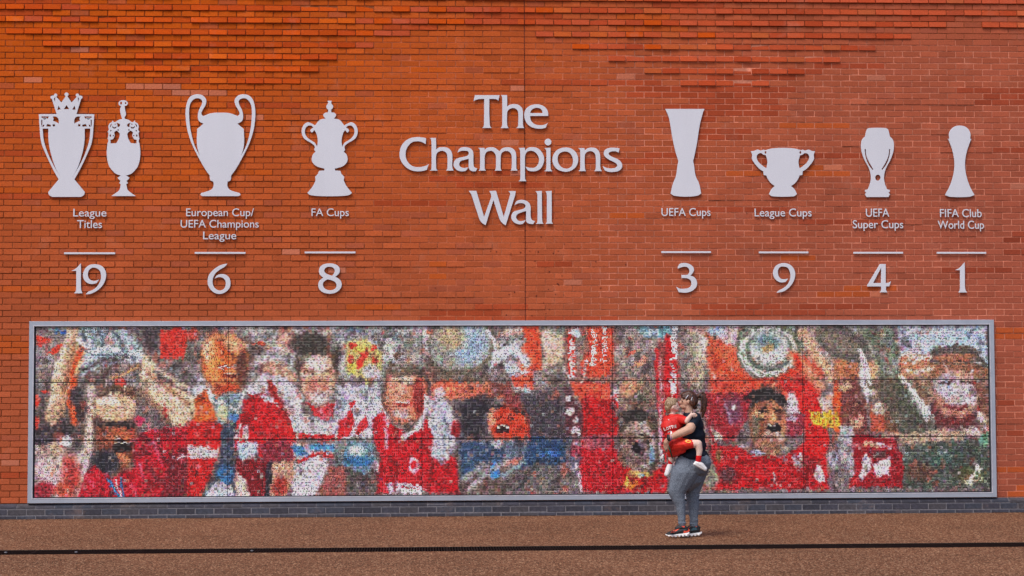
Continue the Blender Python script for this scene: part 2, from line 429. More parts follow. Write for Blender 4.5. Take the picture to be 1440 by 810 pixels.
def P(pts, col, soft=4, a=1):
    pts = [float(t) for t in pts.replace(',', ' ').split()]; q = list(zip(pts[::2], pts[1::2]))
    x = (GX + WX - OX) * SC; y = (GY + WY - OY) * SC
    ins = np.zeros(x.shape, bool); dm = np.full(x.shape, 1e9)
    for (x0, y0), (x1, y1) in zip(q, q[1:] + q[:1]):
        if y0 != y1:
            t = ((y0 > y) != (y1 > y)) & (x < (x1 - x0) * (y - y0) / (y1 - y0) + x0); ins ^= t
        L2 = (x1 - x0) ** 2 + (y1 - y0) ** 2 + 1e-9
        t = np.clip(((x - x0) * (x1 - x0) + (y - y0) * (y1 - y0)) / L2, 0, 1)
        dm = np.minimum(dm, np.hypot(x - x0 - t * (x1 - x0), y - y0 - t * (y1 - y0)))
    put(np.clip(np.where(ins, dm, -dm) / (soft * 2) + .5, 0, 1), col, a)
def K(pts, w, col, soft=3, a=1):
    pts = [float(t) for t in pts.replace(',', ' ').split()]; q = list(zip(pts[::2], pts[1::2]))
    x = (GX + WX - OX) * SC; y = (GY + WY - OY) * SC; dm = np.full(x.shape, 1e9)
    for (x0, y0), (x1, y1) in zip(q, q[1:]):
        L2 = (x1 - x0) ** 2 + (y1 - y0) ** 2 + 1e-9
        t = np.clip(((x - x0) * (x1 - x0) + (y - y0) * (y1 - y0)) / L2, 0, 1)
        dm = np.minimum(dm, np.hypot(x - x0 - t * (x1 - x0), y - y0 - t * (y1 - y0)))
    put(np.clip((w / 2 - dm) / (soft * 2) + .5, 0, 1), col, a)
SK = (206, 168, 142); SKD = (158, 112, 86); BR = (104, 84, 74); DK = (52, 46, 54); RED = (196, 26, 34); CR = (160, 18, 30); WH = (212, 206, 210)
GY_ = (150, 148, 146); BL_ = (70, 100, 140); GRN = (92, 100, 84)
def face(cx, cy, rx, ry, rot=0, skin=SK, shade=SKD, hair=(84, 70, 62), mouth='shout', lit=1):
    """a generic cheering face: no likeness to anybody"""
    E(cx, cy - ry * .35, rx * 1.08, ry * .85, hair, rot, .15)
    E(cx, cy, rx, ry, skin, rot, .2)
    E(cx - lit * rx * .45, cy + ry * .1, rx * .5, ry * .8, shade, rot, .6, .6)
    for s in (-1, 1):
        E(cx + s * rx * .40, cy - ry * .18, rx * .24, ry * .09, (70, 48, 42), rot, .5)
        E(cx + s * rx * .40, cy - ry * .34, rx * .3, ry * .06, (90, 62, 50), rot, .5, .8)
    E(cx + rx * .05, cy + ry * .12, rx * .13, ry * .2, shade, rot, .6, .7)
    if mouth == 'shout':
        E(cx, cy + ry * .5, rx * .36, ry * .2, (60, 22, 24), rot, .3); E(cx, cy + ry * .40, rx * .26, ry * .06, (225, 215, 210), rot, .4)
    elif mouth == 'smile':
        E(cx, cy + ry * .5, rx * .4, ry * .1, (120, 44, 40), rot, .4); E(cx, cy + ry * .47, rx * .32, ry * .05, (228, 218, 212), rot, .4)
    else: K(f'{cx - rx * .3},{cy + ry * .5} {cx + rx * .3},{cy + ry * .5}', ry * .06, (110, 60, 52))

# --- far left: a raised trophy, arms, a shouting player
fr(40, 450, 3.117)
P('27,20 720,20 720,780 27,780', (108, 96, 94)); P('27,20 210,20 150,160 27,300', (132, 118, 116), 20)
for a in ((62, 78, 34, 12, 20), (110, 130, 30, 10, -30), (50, 95, 12, 20, 0), (70, 310, 12, 9, 0), (38, 350, 10, 12, 0), (38, 448, 14, 26, 0), (135, 110, 16, 8, 0)): E(*a[:4], (226, 66, 46), a[4], .6)
E(145, 45, 34, 9, (52, 92, 150), 0, .6); E(100, 35, 20, 5, (150, 190, 200), 0, .6)
E(120, 500, 100, 60, (66, 54, 58), 0, .6)
P('165,26 212,26 218,110 196,200 175,300 150,400 100,465 72,430 98,270 140,150', (196, 166, 138), 6)
K('150,130 110,260 88,380', 22, (222, 202, 182), 8, .8); K('178,120 165,250 140,400', 26, (160, 122, 96), 10, .7)
P('215,26 405,26 470,90 505,165 488,190 380,182 290,210 235,258 214,230 222,120', (158, 170, 176), 5)
for s in ('230,60 300,90 280,130', '260,40 330,100', '330,40 310,110 360,120', '380,60 400,120 440,150', '240,200 330,160 460,160', '300,50 340,60'): K(s, 8, (92, 108, 118), 5, .8)
for s in ('250,80 270,110', '350,80 370,140 450,180', '240,170 300,140', '290,34 300,70', '420,100 480,170'): K(s, 10, (214, 222, 226), 4, .9)
P('235,250 300,205 400,180 490,192 470,225 400,240 330,280 285,330 265,300', (98, 84, 78), 8)
K('470,205 400,240 360,250', 14, (190, 150, 110), 6)
P('486,150 520,130 540,190 536,215 560,260 660,305 715,345 717,420 660,468 622,450 585,400 540,350 500,300 470,240 490,205', (212, 184, 158), 6)
K('480,300 540,360 600,440', 24, (158, 120, 96), 8, .8); K('520,240 600,310 680,360', 22, (230, 212, 196), 8, .8)
P('565,34 678,34 686,90 668,166 566,166', (206, 58, 44), 4); K('690,30 700,160', 18, (172, 160, 140), 8)
P('490,40 560,40 560,160 620,230 560,250 535,180 500,120', (74, 62, 66), 8); E(640, 220, 60, 28, (70, 58, 58), 0, .6)
K('232,120 205,180 190,260 186,330 200,440', 34, (202, 84, 44), 8); K('240,130 214,190 205,240', 12, (236, 206, 160), 5, .8)
E(205, 330, 26, 44, (52, 42, 50), 0, .5); E(226, 390, 22, 60, (60, 44, 48), 0, .6); E(395, 272, 22, 18, (222, 60, 50), 0, .6)
K('270,290 268,400 262,480 255,560 235,660', 34, (206, 186, 172), 8)
E(380, 520, 90, 150, (122, 70, 52), 0, .3); E(378, 372, 92, 84, (190, 156, 132), 0, .2)
K('300,350 330,300 380,288 440,300 460,330', 26, (120, 96, 78), 8, .9); E(420, 370, 40, 40, (222, 196, 176), 0, .6); K('330,350 440,340', 10, (222, 150, 100), 6, .8)
K('305,452 455,452', 34, (74, 52, 50), 8, .9); E(345, 462, 18, 9, (40, 30, 34)); E(420, 462, 18, 9, (40, 30, 34))
E(395, 500, 62, 38, (178, 104, 72), 0, .5); E(400, 548, 34, 26, (52, 22, 30), 0, .3); K('375,530 425,528', 7, (226, 214, 204), 3)
E(395, 600, 44, 26, (190, 120, 88), 0, .5); E(330, 625, 60, 60, (60, 58, 70), 0, .5)
P('290,630 360,690 460,640 450,540 500,480 600,470 660,460 717,480 717,560 640,600 600,775 200,775 220,690', (178, 22, 46), 8)
for s in ('480,500 560,560 600,620', '560,480 640,500', '520,640 560,700', '620,560 600,700 580,770', '460,580 520,580'): K(s, 16, (92, 22, 38), 7, .8)
for s in ('500,430 520,470 560,480', '440,520 490,540', '440,720 470,770', '540,520 560,600 580,640', '250,690 290,720', '480,620 500,700'): K(s, 9, (226, 120, 140), 5, .8)
K('350,700 390,770', 12, (60, 130, 170), 3); K('370,700 405,768', 7, (226, 220, 214), 3); K('400,690 415,768', 10, (70, 120, 160), 3)
P('27,540 80,580 180,580 275,560 250,660 215,775 27,775', (186, 170, 168), 8)
E(105, 560, 62, 34, (178, 152, 138), 0, .5); E(90, 505, 90, 26, (58, 50, 58), 0, .6); E(165, 525, 30, 20, (220, 216, 216), 0, .5)
E(180, 680, 45, 90, (184, 74, 66), 0, .6); E(90, 650, 60, 50, (200, 176, 176), 0, .6); E(70, 740, 60, 36, (150, 40, 56), 0, .6); E(150, 740, 40, 30, (200, 90, 70), 0, .6)
P('600,600 660,560 717,560 717,775 585,775', (120, 28, 42), 8); K('650,600 700,590 690,570', 10, (220, 210, 214), 4); E(480, 438, 22, 16, (196, 60, 96), 0, .6); E(590, 400, 10, 30, (170, 40, 50), 0, .6)
# --- two arm in arm players
fr(260, 450, 3.117)
P('0,25 340,25 330,200 270,240 230,220 60,240 0,240', (112, 100, 98), 10); E(60, 120, 60, 90, (98, 90, 86), 0, .5); E(20, 60, 25, 30, (190, 70, 56), 0, .5)
P('220,25 717,25 717,270 660,250 480,270 330,230 270,140', (150, 148, 148), 14)
for a in ((300, 40, 60, 16), (420, 90, 40, 50), (610, 50, 50, 20), (690, 100, 24, 12), (330, 180, 60, 22), (680, 170, 30, 60)): E(a[0], a[1], a[2], a[3], (186, 176, 172), 0, .6)
for a in ((420, 70, 34, 30), (290, 120, 50, 30), (600, 110, 20, 14), (370, 200, 40, 16), (260, 90, 22, 30)): E(a[0], a[1], a[2], a[3], (112, 90, 84), 0, .6)
E(420, 95, 44, 34, (196, 148, 134), 0, .5); E(300, 100, 30, 8, (222, 84, 60), 0, .6); E(690, 110, 14, 9, (224, 80, 50), 0, .6); K('600,70 640,60 700,90', 8, (90, 110, 120), 5)
P('300,190 400,180 480,250 470,270 330,240', (188, 146, 126), 8)
P('0,300 60,250 110,230 130,320 60,330 0,340', (206, 204, 208), 5); P('20,350 90,290 150,320 130,440 20,440', (218, 104, 50), 6); E(10, 380, 24, 60, (200, 176, 150), 0, .6)
E(165, 190, 106, 128, (112, 74, 60), 0, .2); E(160, 180, 98, 118, (214, 128, 78), 0, .2); E(120, 150, 55, 90, (226, 104, 44), 0, .6, .9)
E(90, 130, 26, 60, (222, 176, 150), 0, .6); E(200, 100, 50, 36, (222, 180, 152), 0, .6, .7); K('120,160 160,158', 8, (140, 60, 34)); K('190,160 240,164', 9, (96, 60, 50))
E(150, 190, 12, 26, (230, 120, 60), 0, .6); E(235, 210, 26, 70, (112, 76, 66), 0, .6, .8); K('150,245 215,250', 9, (120, 40, 34)); K('150,238 205,240', 5, (224, 206, 196)); E(165, 300, 50, 22, (190, 84, 48), 0, .6)
P('235,300 340,230 440,260 500,330 490,400 560,440 640,440 640,520 440,520 380,360', (196, 192, 198), 5)
P('225,360 280,330 370,350 440,440 470,520 470,600 320,600 200,560 200,440', (192, 22, 34), 5); K('258,305 300,335 370,355 420,420', 14, (216, 210, 216), 3); K('262,322 330,350', 6, (190, 30, 40), 2)
P('340,255 365,255 395,350 470,500 470,525 440,520 385,370 350,300', (196, 46, 40), 3)
P('0,440 60,435 150,450 160,520 130,600 60,770 0,770', (196, 30, 32), 6); P('0,550 70,545 140,555 130,600 60,605 0,590', (206, 196, 200), 4); K('60,540 100,560 140,550', 8, (190, 60, 60))
P('90,300 130,330 190,320 245,320 235,400 190,450 130,450 110,380', (126, 142, 150), 8); K('88,300 110,350 150,360', 14, (226, 226, 226), 3); K('245,310 215,400 150,350', 9, (226, 222, 220), 3)
E(150, 400, 24, 34, (196, 190, 150), 0, .5); E(200, 420, 22, 26, (84, 120, 160), 0, .5)
P('150,455 205,455 205,775 70,775 110,700 140,600', (62, 70, 88), 5); E(160, 680, 34, 40, (60, 110, 150), 0, .6); P('75,775 120,700 190,720 200,775', (190, 190, 200), 5)
P('215,460 265,450 262,520 200,520', (206, 190, 190), 4); K('225,500 240,460 260,450', 10, (190, 40, 40)); P('210,530 310,540 300,600 230,620', (176, 186, 200), 5)
P('205,610 345,610 360,700 340,775 240,775 210,700', (126, 24, 36), 5); P('340,610 365,610 370,775 335,775', (46, 44, 56), 4); P('210,660 250,700 270,775 205,775', (206, 190, 178), 5)
P('365,620 460,620 465,700 420,775 355,775', (190, 150, 130), 5); E(400, 730, 34, 40, (160, 60, 50), 0, .6); P('300,530 440,520 460,610 330,620', (136, 46, 62), 6)
P('450,530 560,550 640,530 640,560 590,600 520,620 455,600', (184, 180, 190), 5); P('445,545 500,550 520,590 470,600', (70, 116, 160), 4); P('520,545 640,540 640,570 530,575', (84, 140, 180), 4)
K('480,620 560,585 640,600', 14, (196, 34, 40)); P('465,630 600,600 610,640 560,775 450,775', (202, 196, 204), 5); P('560,775 610,640 717,640 717,775', (150, 90, 84), 7)
P('480,500 640,505 640,520 480,520', (196, 30, 38), 3); E(560, 210, 92, 120, (80, 70, 64), 0, .15); E(562, 245, 76, 122, (208, 160, 140), 0, .18)
P('470,160 480,90 560,55 640,70 665,140 640,190 600,150 540,165 500,190', (78, 74, 64), 7); E(560, 200, 40, 30, (226, 206, 196), 0, .6)
K('505,225 550,228', 10, (110, 74, 62)); K('585,228 625,224', 10, (110, 74, 62)); E(570, 262, 14, 26, (222, 160, 140), 0, .6); E(565, 300, 50, 44, (186, 130, 112), 0, .6); E(575, 335, 44, 30, (206, 196, 192), 0, .6); K('545,315 600,318', 7, (120, 60, 54)); K('548,310 595,312', 4, (226, 214, 208))
P('505,350 540,380 600,380 640,360 630,420 590,440 550,420', (196, 36, 44), 4); E(595, 400, 34, 28, (200, 110, 120), 0, .5, ring=.5)
P('640,280 717,300 717,520 640,520', (196, 194, 204), 8); P('655,440 690,420 717,380 717,490 680,510 650,520', (204, 30, 40), 4); K('670,340 700,380', 12, (100, 130, 160), 5)
P('640,530 717,520 717,640 630,640', (110, 116, 116), 8); E(700, 600, 20, 50, (64, 110, 150), 0, .6)
# --- third player in red
fr(480, 450, 3.117)
P('0,25 350,25 350,270 160,270 0,240', (142, 142, 140), 12); P('0,90 90,80 160,140 165,210 90,270 0,230', (190, 176, 116), 6)
for a in ((30, 110, 20, 14), (80, 150, 20, 26), (120, 120, 14, 10), (60, 190, 18, 20), (20, 170, 16, 20), (130, 180, 16, 10)): E(a[0], a[1], a[2], a[3], (206, 64, 48), 0, .5)
for a in ((60, 130, 26, 14), (30, 210, 20, 24)): E(a[0], a[1], a[2], a[3], (214, 196, 96), 0, .5)
E(110, 230, 40, 30, (196, 196, 196), 0, .6); E(30, 40, 40, 10, (96, 120, 140), 0, .6); K('160,60 330,80', 10, (112, 116, 120), 6); K('200,40 320,40', 10, (206, 206, 206), 6)
E(200, 130, 40, 50, (190, 190, 188), 0, .6); E(280, 120, 60, 40, (128, 128, 116), 0, .6); E(230, 150, 24, 12, (110, 84, 74), 0, .6)
K('330,30 360,70 350,110 395,170 440,230', 34, (200, 190, 190), 6); 
for a in ((365, 50), (370, 130), (405, 180), (440, 230), (440, 170), (425, 205)): E(a[0], a[1], 14, 12, (218, 110, 80), 0, .5)
E(505, 100, 135, 150, (92, 92, 88), -20, .12); E(498, 95, 112, 128, (136, 142, 142), -20, .15); E(530, 110, 60, 80, (150, 170, 190), -20, .7); E(480, 50, 50, 40, (166, 160, 140), 0, .7); K('540,30 620,110 640,190', 10, (222, 222, 222), 4)
P('380,150 420,230 560,250 640,250 620,290 400,290 360,230', (110, 94, 80), 10); P('640,25 717,25 717,130 650,120', (120, 116, 112), 8); K('630,120 717,80', 18, (214, 190, 178), 5); K('640,180 717,120', 30, (196, 200, 206), 8)
P('372,280 520,275 640,275 717,280 717,340 560,345 450,350 380,330', (206, 120, 96), 8); E(440, 300, 60, 30, (224, 110, 84), 0, .6); E(410, 320, 24, 20, (214, 190, 196), 0, .5); P('620,275 717,275 717,330 640,330', (120, 70, 62), 6)
P('0,285 155,285 165,400 110,515 0,515', (196, 194, 204), 6); E(30, 370, 12, 16, (200, 40, 50)); P('0,410 30,380 40,440 20,510 0,510', (202, 36, 46), 3); P('40,500 60,450 90,420 100,460 60,510', (202, 36, 46), 3)
E(262, 320, 104, 130, (92, 64, 54), 0, .15); E(262, 325, 92, 128, (206, 132, 108), 0, .18); P('170,240 190,195 270,190 330,220 350,270 280,225 210,240', (110, 96, 82), 6)
E(245, 250, 50, 30, (226, 196, 180), 0, .6); K('195,275 240,272', 9, (104, 66, 56)); K('275,278 325,272', 9, (104, 66, 56)); E(245, 310, 18, 26, (226, 160, 140), 0, .6); E(240, 395, 50, 50, (196, 120, 100), 0, .6)
K('215,365 285,372', 12, (150, 44, 40)); K('222,361 275,366', 5, (228, 214, 206)); E(320, 340, 26, 70, (170, 60, 50), 0, .6); E(240, 410, 34, 20, (210, 200, 196), 0, .6)
P('115,440 165,400 200,460 260,500 330,470 350,430 370,500 480,620 495,765 130,765 150,600 120,515', (190, 22, 40), 5)
K('350,340 350,400 320,470 250,520', 22, (216, 210, 216), 4); K('165,410 190,460', 12, (214, 206, 210), 4); P('370,340 420,345 465,400 470,480 490,560 420,640 370,600 380,500 350,440', (186, 188, 198), 6)
K('178,480 178,560', 16, (208, 150, 160), 4); E(300, 640, 24, 34, (206, 196, 206), 0, .4, ring=.5); P('180,720 260,710 350,750 340,770 190,765', (206, 200, 210), 4); K('200,730 320,750', 5, (180, 30, 46), 2)
P('0,530 120,530 140,650 60,680 0,640', (110, 140, 156), 8); P('0,650 70,670 140,700 130,775 0,775', (92, 82, 80), 8); E(60, 620, 60, 22, (60, 110, 150), 0, .6); E(50, 570, 34, 22, (190, 196, 196), 0, .6); E(130, 650, 18, 30, (196, 170, 180), 0, .6)
P('470,350 640,350 640,510 490,520 470,430', (90, 78, 84), 8); E(480, 480, 20, 30, (150, 24, 36), 0, .5); E(560, 420, 60, 60, (72, 64, 76), 0, .7)
P('495,530 717,530 717,640 640,620 560,660 500,700', (62, 84, 112), 8); P('500,700 590,620 620,640 560,690 520,730', (150, 150, 150), 6); P('500,720 620,680 717,650 717,775 495,775', (108, 92, 88), 8)
P('625,690 628,640 645,610 668,650 675,690 650,705', (70, 130, 190), 3); P('660,430 680,400 717,400 717,520 640,520 625,450 640,400', (186, 84, 60), 6); P('655,480 717,478 717,500 670,500', (226, 214, 200), 3); E(640, 440, 20, 60, (200, 160, 140), 0, .6)
P('630,530 717,525 717,560 640,560', (176, 180, 178), 5); P('680,625 717,610 717,640 690,650', (180, 110, 100), 4)
# --- centre: laughing face in a hood, scarves with lettering
fr(700, 450, 3.117)
P('0,25 270,25 270,270 0,270', (126, 116, 110), 12); P('0,90 60,90 130,240 120,330 60,310 0,200', (190, 194, 202), 8); K('0,60 90,50', 16, (206, 160, 150), 5)
P('105,25 162,25 172,215 130,225 70,210 95,130', (220, 88, 56), 5); P('30,260 130,230 135,300 60,300', (216, 92, 66), 5); P('185,60 262,50 270,190 180,200', (206, 178, 156), 8)
P('180,25 262,25 262,60 190,60', (120, 124, 116), 6); P('140,230 270,190 270,330 140,300', (128, 116, 108), 8); P('60,320 270,300 275,515 120,515 110,420', (98, 88, 94), 8)
P('0,370 60,380 120,430 118,515 0,515', (200, 70, 40), 7); E(40, 430, 60, 30, (214, 84, 46), 0, .6); K('0,470 50,490 90,480', 12, (66, 22, 26)); K('0,462 40,478', 6, (230, 214, 200)); P('0,300 60,320 100,390 60,400 0,360', (120, 60, 60), 8); K('112,440 118,590', 10, (200, 60, 50), 3)
P('0,530 120,530 105,600 60,640 0,640', (92, 104, 120), 6); P('0,620 90,600 60,640 0,640', (196, 120, 108), 5)
P('120,520 275,520 280,640 60,660 90,620', (50, 76, 108), 8); P('0,680 140,640 280,640 330,700 320,765 0,765', (106, 98, 96), 10); K('0,690 100,620', 14, (150, 170, 176), 6); E(200, 590, 50, 14, (60, 110, 160), 0, .6)
P('270,25 500,25 500,270 270,270', (140, 96, 88), 8); P('285,50 318,50 318,250 290,250', (212, 60, 48), 4); P('370,25 480,25 484,190 470,250 350,260 340,200 375,130', (214, 84, 58), 5); P('320,60 360,70 350,180 320,200', (128, 116, 108), 6); E(320, 55, 20, 22, (180, 196, 206), 0, .5)
for i in range(8): E(350 + i * 2.4, 285 - i * 15, 9, 5, (226, 210, 204), 0, .4)
P('300,272 470,272 478,360 350,370 300,310', (216, 90, 66), 6); P('350,345 400,340 478,360 470,400 505,440 500,515 350,515', (186, 24, 30), 6); P('272,280 300,320 345,400 350,515 275,515', (92, 50, 58), 6)
for a in ((285, 350), (300, 410), (320, 450), (310, 490), (290, 400), (330, 490)): E(a[0], a[1], 10, 16, (206, 200, 206), 20, .5)
P('480,300 535,300 540,390 480,380', (210, 196, 200), 4); K('450,355 480,350 500,385', 10, (200, 40, 40), 3); K('485,335 535,340', 8, (200, 50, 50), 3); K('500,360 530,365', 8, (200, 50, 50), 3)
P('275,520 345,520 345,640 320,680 290,640', (96, 96, 110), 6); E(320, 570, 26, 40, (150, 60, 80), 0, .6); K('310,545 345,545', 10, (190, 210, 220), 3); P('345,530 475,520 505,640 500,765 345,765 330,700', (178, 24, 40), 5); P('350,520 470,520 470,570 350,570', (164, 84, 96), 8); K('320,640 335,690 340,765', 14, (206, 180, 196), 4)
P('500,25 717,25 717,130 660,140 600,230 500,270', (142, 128, 122), 10); E(670, 45, 80, 34, (120, 150, 164), 0, .3); E(670, 55, 60, 14, (180, 200, 210), 0, .4); E(690, 22, 60, 14, (90, 96, 100), 0, .5); E(560, 150, 30, 8, (214, 100, 84), -30, .5); E(600, 190, 40, 12, (196, 140, 120), -30, .6)
P('505,270 680,270 680,360 600,420 540,400 505,390', (128, 110, 96), 8); E(560, 300, 50, 34, (190, 140, 110), -20, .6); E(600, 350, 30, 34, (92, 84, 72), 0, .6); K('540,380 580,360 620,300', 8, (206, 200, 190), 4, .7)
P('670,130 717,110 717,640 690,560 680,400 672,260', (190, 28, 36), 5); K('692,160 690,620', 14, (206, 190, 200), 4, .8)
P('505,420 600,390 672,440 680,640 640,700 505,640', (76, 58, 52), 8); face(592, 560, 78, 116, 0, (176, 156, 148), (112, 84, 72), (84, 72, 58), 'shout'); E(596, 578, 44, 48, (130, 110, 118), 0, .4, .6, ring=.5); E(598, 578, 20, 30, (46, 24, 34), 0, .4)
P('500,620 560,680 640,690 717,640 717,765 500,765', (176, 24, 34), 5); E(600, 685, 60, 14, (190, 160, 100), 0, .5); P('596,678 614,678 614,694 596,694', (90, 130, 170), 2); E(560, 730, 40, 20, (200, 120, 60), 0, .6); E(650, 600, 14, 40, (120, 150, 170), 0, .6); P('530,700 545,700 540,760', (206, 180, 90), 3)
# --- right of centre: round shield held high, shouting player, gold armband
fr(920, 450, 3.115)
P('0,20 350,20 340,265 230,260 200,200 130,40 40,20', (168, 130, 122), 12); P('0,20 40,20 60,60 0,90', (110, 150, 160), 6); P('0,90 90,90 90,380 0,385', (150, 84, 80), 8)
P('35,60 78,110 82,380 22,385 20,260', (198, 28, 36), 4)
for i in range(9): E(8, 180 + i * 22, 4, 7, (214, 150, 160), 0, .5)
P('130,40 190,50 215,90 212,180 180,310 140,310 130,180', (182, 166, 146), 8); K('130,60 150,140 160,300', 16, (122, 120, 106), 8, .8); K('190,80 200,180', 18, (224, 214, 204), 8, .9)
P('215,60 350,130 360,200 400,260 230,262 215,180', (212, 100, 70), 8); P('220,20 350,20 345,120 230,70', (196, 176, 174), 8); E(260, 150, 40, 24, (206, 120, 80), 0, .5); E(255, 50, 40, 22, (170, 190, 206), 0, .6)
P('220,265 700,265 710,330 640,400 420,320 230,340', (208, 84, 62), 8); P('205,330 420,320 400,420 330,540 235,540 200,440', (150, 44, 52), 8); P('540,270 700,265 720,330 700,400 640,420 560,330', (206, 48, 44), 6)
P('330,530 410,420 410,330 330,330 290,380', (140, 40, 52), 7); E(330, 400, 40, 60, (120, 70, 90), 0, .7); E(330, 390, 8, 10, (214, 200, 206)); K('290,350 320,460', 10, (170, 170, 190), 5, .6)
P('610,20 820,20 820,265 760,262 640,100', (160, 146, 136), 10); P('650,130 810,265 650,262 560,262 620,190', (200, 80, 60), 10); K('640,60 700,160 770,262', 44, (212, 168, 140), 8); K('620,80 680,190', 10, (120, 124, 112), 6); E(740, 60, 50, 40, (132, 124, 120), 0, .6)
E(492, 115, 144, 138, (110, 114, 98), 0, .10); E(492, 115, 134, 128, (156, 160, 148), 0, .1); E(492, 115, 112, 106, (120, 124, 112), 0, .15); E(488, 110, 92, 88, (176, 182, 178), 0, .15); E(485, 95, 66, 62, (122, 136, 136), 0, .2); E(492, 105, 44, 44, (158, 170, 172), 0, .3); E(480, 60, 60, 20, (190, 196, 200), 0, .6); E(520, 235, 80, 8, (200, 196, 190), 0, .6)
K('380,100 400,190 470,238 560,220', 7, (214, 214, 208), 4, .9)
face(486, 460, 84, 140, 0, (176, 122, 92), (112, 66, 52), (72, 58, 54), 'none'); P('400,400 410,335 480,312 550,335 565,400 540,380 500,360 430,370', (64, 56, 54), 7)
K('440,408 480,402', 12, (54, 38, 40)); K('515,402 552,406', 12, (54, 38, 40)); E(500, 430, 26, 26, (206, 150, 110), 0, .6); E(508, 480, 34, 20, (40, 26, 40), 0, .3); K('485,466 530,464', 5, (210, 196, 186), 3); E(508, 520, 50, 22, (190, 170, 160), 0, .6); E(490, 560, 50, 44, (150, 110, 92), 0, .6); E(430, 470, 16, 60, (120, 110, 92), 0, .6)
P('575,320 610,320 625,420 570,420', (206, 190, 196), 6); P('560,430 650,420 650,510 570,520', (150, 60, 74), 6); E(590, 440, 30, 10, (190, 170, 190), 0, .6)
P('220,555 330,560 440,610 560,610 650,540 740,540 745,755 230,755 250,650', (186, 26, 36), 6); E(300, 690, 40, 40, (96, 50, 56), 0, .7); E(640, 660, 60, 50, (150, 24, 36), 0, .7); E(370, 560, 20, 10, (196, 190, 206)); P('225,470 280,520 270,560 250,540', (190, 176, 166), 5)
P('595,600 630,595 645,650 620,670 590,640', (210, 200, 206), 3); P('640,400 700,330 720,420 760,540 720,620 650,600', (206, 34, 34), 6); P('690,640 720,650 730,720 700,730 685,690', (214, 206, 210), 3)
P('670,405 800,420 800,485 690,475 668,440', (226, 176, 62), 4); for_ = [E(x_, y_, 6, 5, (206, 90, 30), 0, .5) for x_, y_ in ((690, 430), (730, 450), (770, 440), (750, 470), (710, 415))]
P('705,350 780,330 800,400 720,410', (206, 186, 176), 6); P('760,540 820,480 820,755 745,755 750,620', (120, 104, 108), 8); E(770, 620, 20, 40, (170, 170, 190), 0, .6); K('500,680 520,730', 12, (206, 180, 186), 4); K('540,560 560,620', 8, (120, 120, 140), 4); E(440, 590, 30, 12, (170, 180, 200), 0, .6); K('490,300 540,300 570,330', 10, (220, 120, 100), 6, .7)
E(230, 700, 30, 50, (150, 150, 130), 0, .6); E(260, 600, 14, 30, (120, 90, 60), 0, .6)
# --- far right: pale drape, two players, pitch
fr(1170, 450, 3.117)
P('0,25 260,25 260,262 0,262', (130, 122, 112), 12); E(70, 100, 60, 80, (110, 110, 100), 30, .4); P('0,25 60,25 30,70 0,60', (176, 190, 206), 6); K('60,40 130,110 120,160', 18, (200, 200, 200), 7)
P('130,40 240,30 290,80 295,255 200,258 160,130', (106, 112, 96), 8); K('250,40 262,150 270,250', 22, (122, 134, 118), 8); K('160,120 200,240', 14, (164, 160, 140), 8); K('0,220 50,185', 14, (222, 196, 176), 5)
P('0,180 100,170 130,262 0,262', (176, 116, 84), 8); P('135,180 190,200 190,262 140,262', (196, 150, 120), 6); E(100, 110, 14, 60, (190, 180, 170), 0, .6)
P('100,130 145,140 152,262 150,340 120,300 112,200', (216, 206, 200), 5); P('0,270 100,265 150,420 140,515 40,515 0,420', (120, 70, 66), 8); E(10, 400, 20, 110, (222, 90, 46), 0, .5); E(10, 440, 12, 40, (232, 190, 70), 0, .5); E(50, 300, 30, 20, (190, 160, 130), 0, .6)
P('140,270 290,265 330,350 310,440 290,515 260,480 240,360 150,350', (128, 108, 92), 8); P('160,380 230,370 270,470 280,515 160,500', (176, 90, 70), 6); E(200, 400, 34, 24, (216, 190, 180), 0, .5); P('280,270 340,270 400,400 470,480 440,510 300,510 290,420', (92, 92, 78), 8)
P('305,240 330,270 440,410 460,470 400,440 340,350', (192, 196, 184), 5); P('70,440 140,430 120,480 80,490', (200, 150, 130), 5); E(160, 320, 26, 10, (220, 216, 210), 0, .5)
P('20,470 80,480 90,560 85,690 60,730 20,620', (170, 166, 172), 6); P('80,520 260,520 310,640 300,750 90,750', (150, 28, 40), 6); P('120,640 140,600 165,620 150,680 120,720 105,710', (222, 214, 218), 4); P('165,650 240,610 250,690 185,700', (218, 208, 212), 4); E(160, 555, 40, 14, (190, 150, 130), 0, .5); K('190,550 250,572', 12, (216, 206, 206), 4); E(200, 600, 30, 20, (96, 60, 60), 0, .6); P('60,700 95,690 90,750 60,750', (190, 34, 40), 5); E(30, 690, 30, 60, (120, 110, 112), 0, .7)
P('290,20 690,20 690,200 600,150 480,130 420,170 300,160', (176, 190, 206), 10); K('300,60 680,50', 10, (206, 200, 204), 6, .8); K('290,100 460,120', 12, (200, 196, 196), 6, .8); K('560,40 680,90', 10, (140, 170, 200), 6, .8)
P('290,155 430,160 430,262 300,262', (176, 128, 100), 8); P('430,190 440,140 510,122 600,135 665,170 690,210 560,195 450,200', (92, 84, 80), 5); P('430,200 560,190 690,220 690,262 430,262', (150, 104, 80), 7)
K('330,230 380,235 440,225', 12, (220, 206, 196), 5); K('500,215 520,250', 10, (216, 206, 200), 5); K('540,235 600,250 620,230', 12, (214, 206, 206), 5)
E(545, 330, 104, 110, (176, 132, 116), 0, .2); E(510, 300, 50, 50, (186, 180, 196), 0, .6); E(600, 330, 34, 60, (206, 196, 204), 0, .6); K('470,285 530,278', 10, (96, 62, 60)); K('570,280 625,285', 10, (96, 62, 60)); E(548, 320, 14, 34, (210, 196, 196), 0, .6); K('490,385 560,392 590,380', 10, (130, 50, 54)); E(555, 420, 60, 20, (190, 130, 116), 0, .6); P('450,360 490,440 560,440 620,420 640,440 590,490 470,480 430,420', (112, 56, 56), 8)
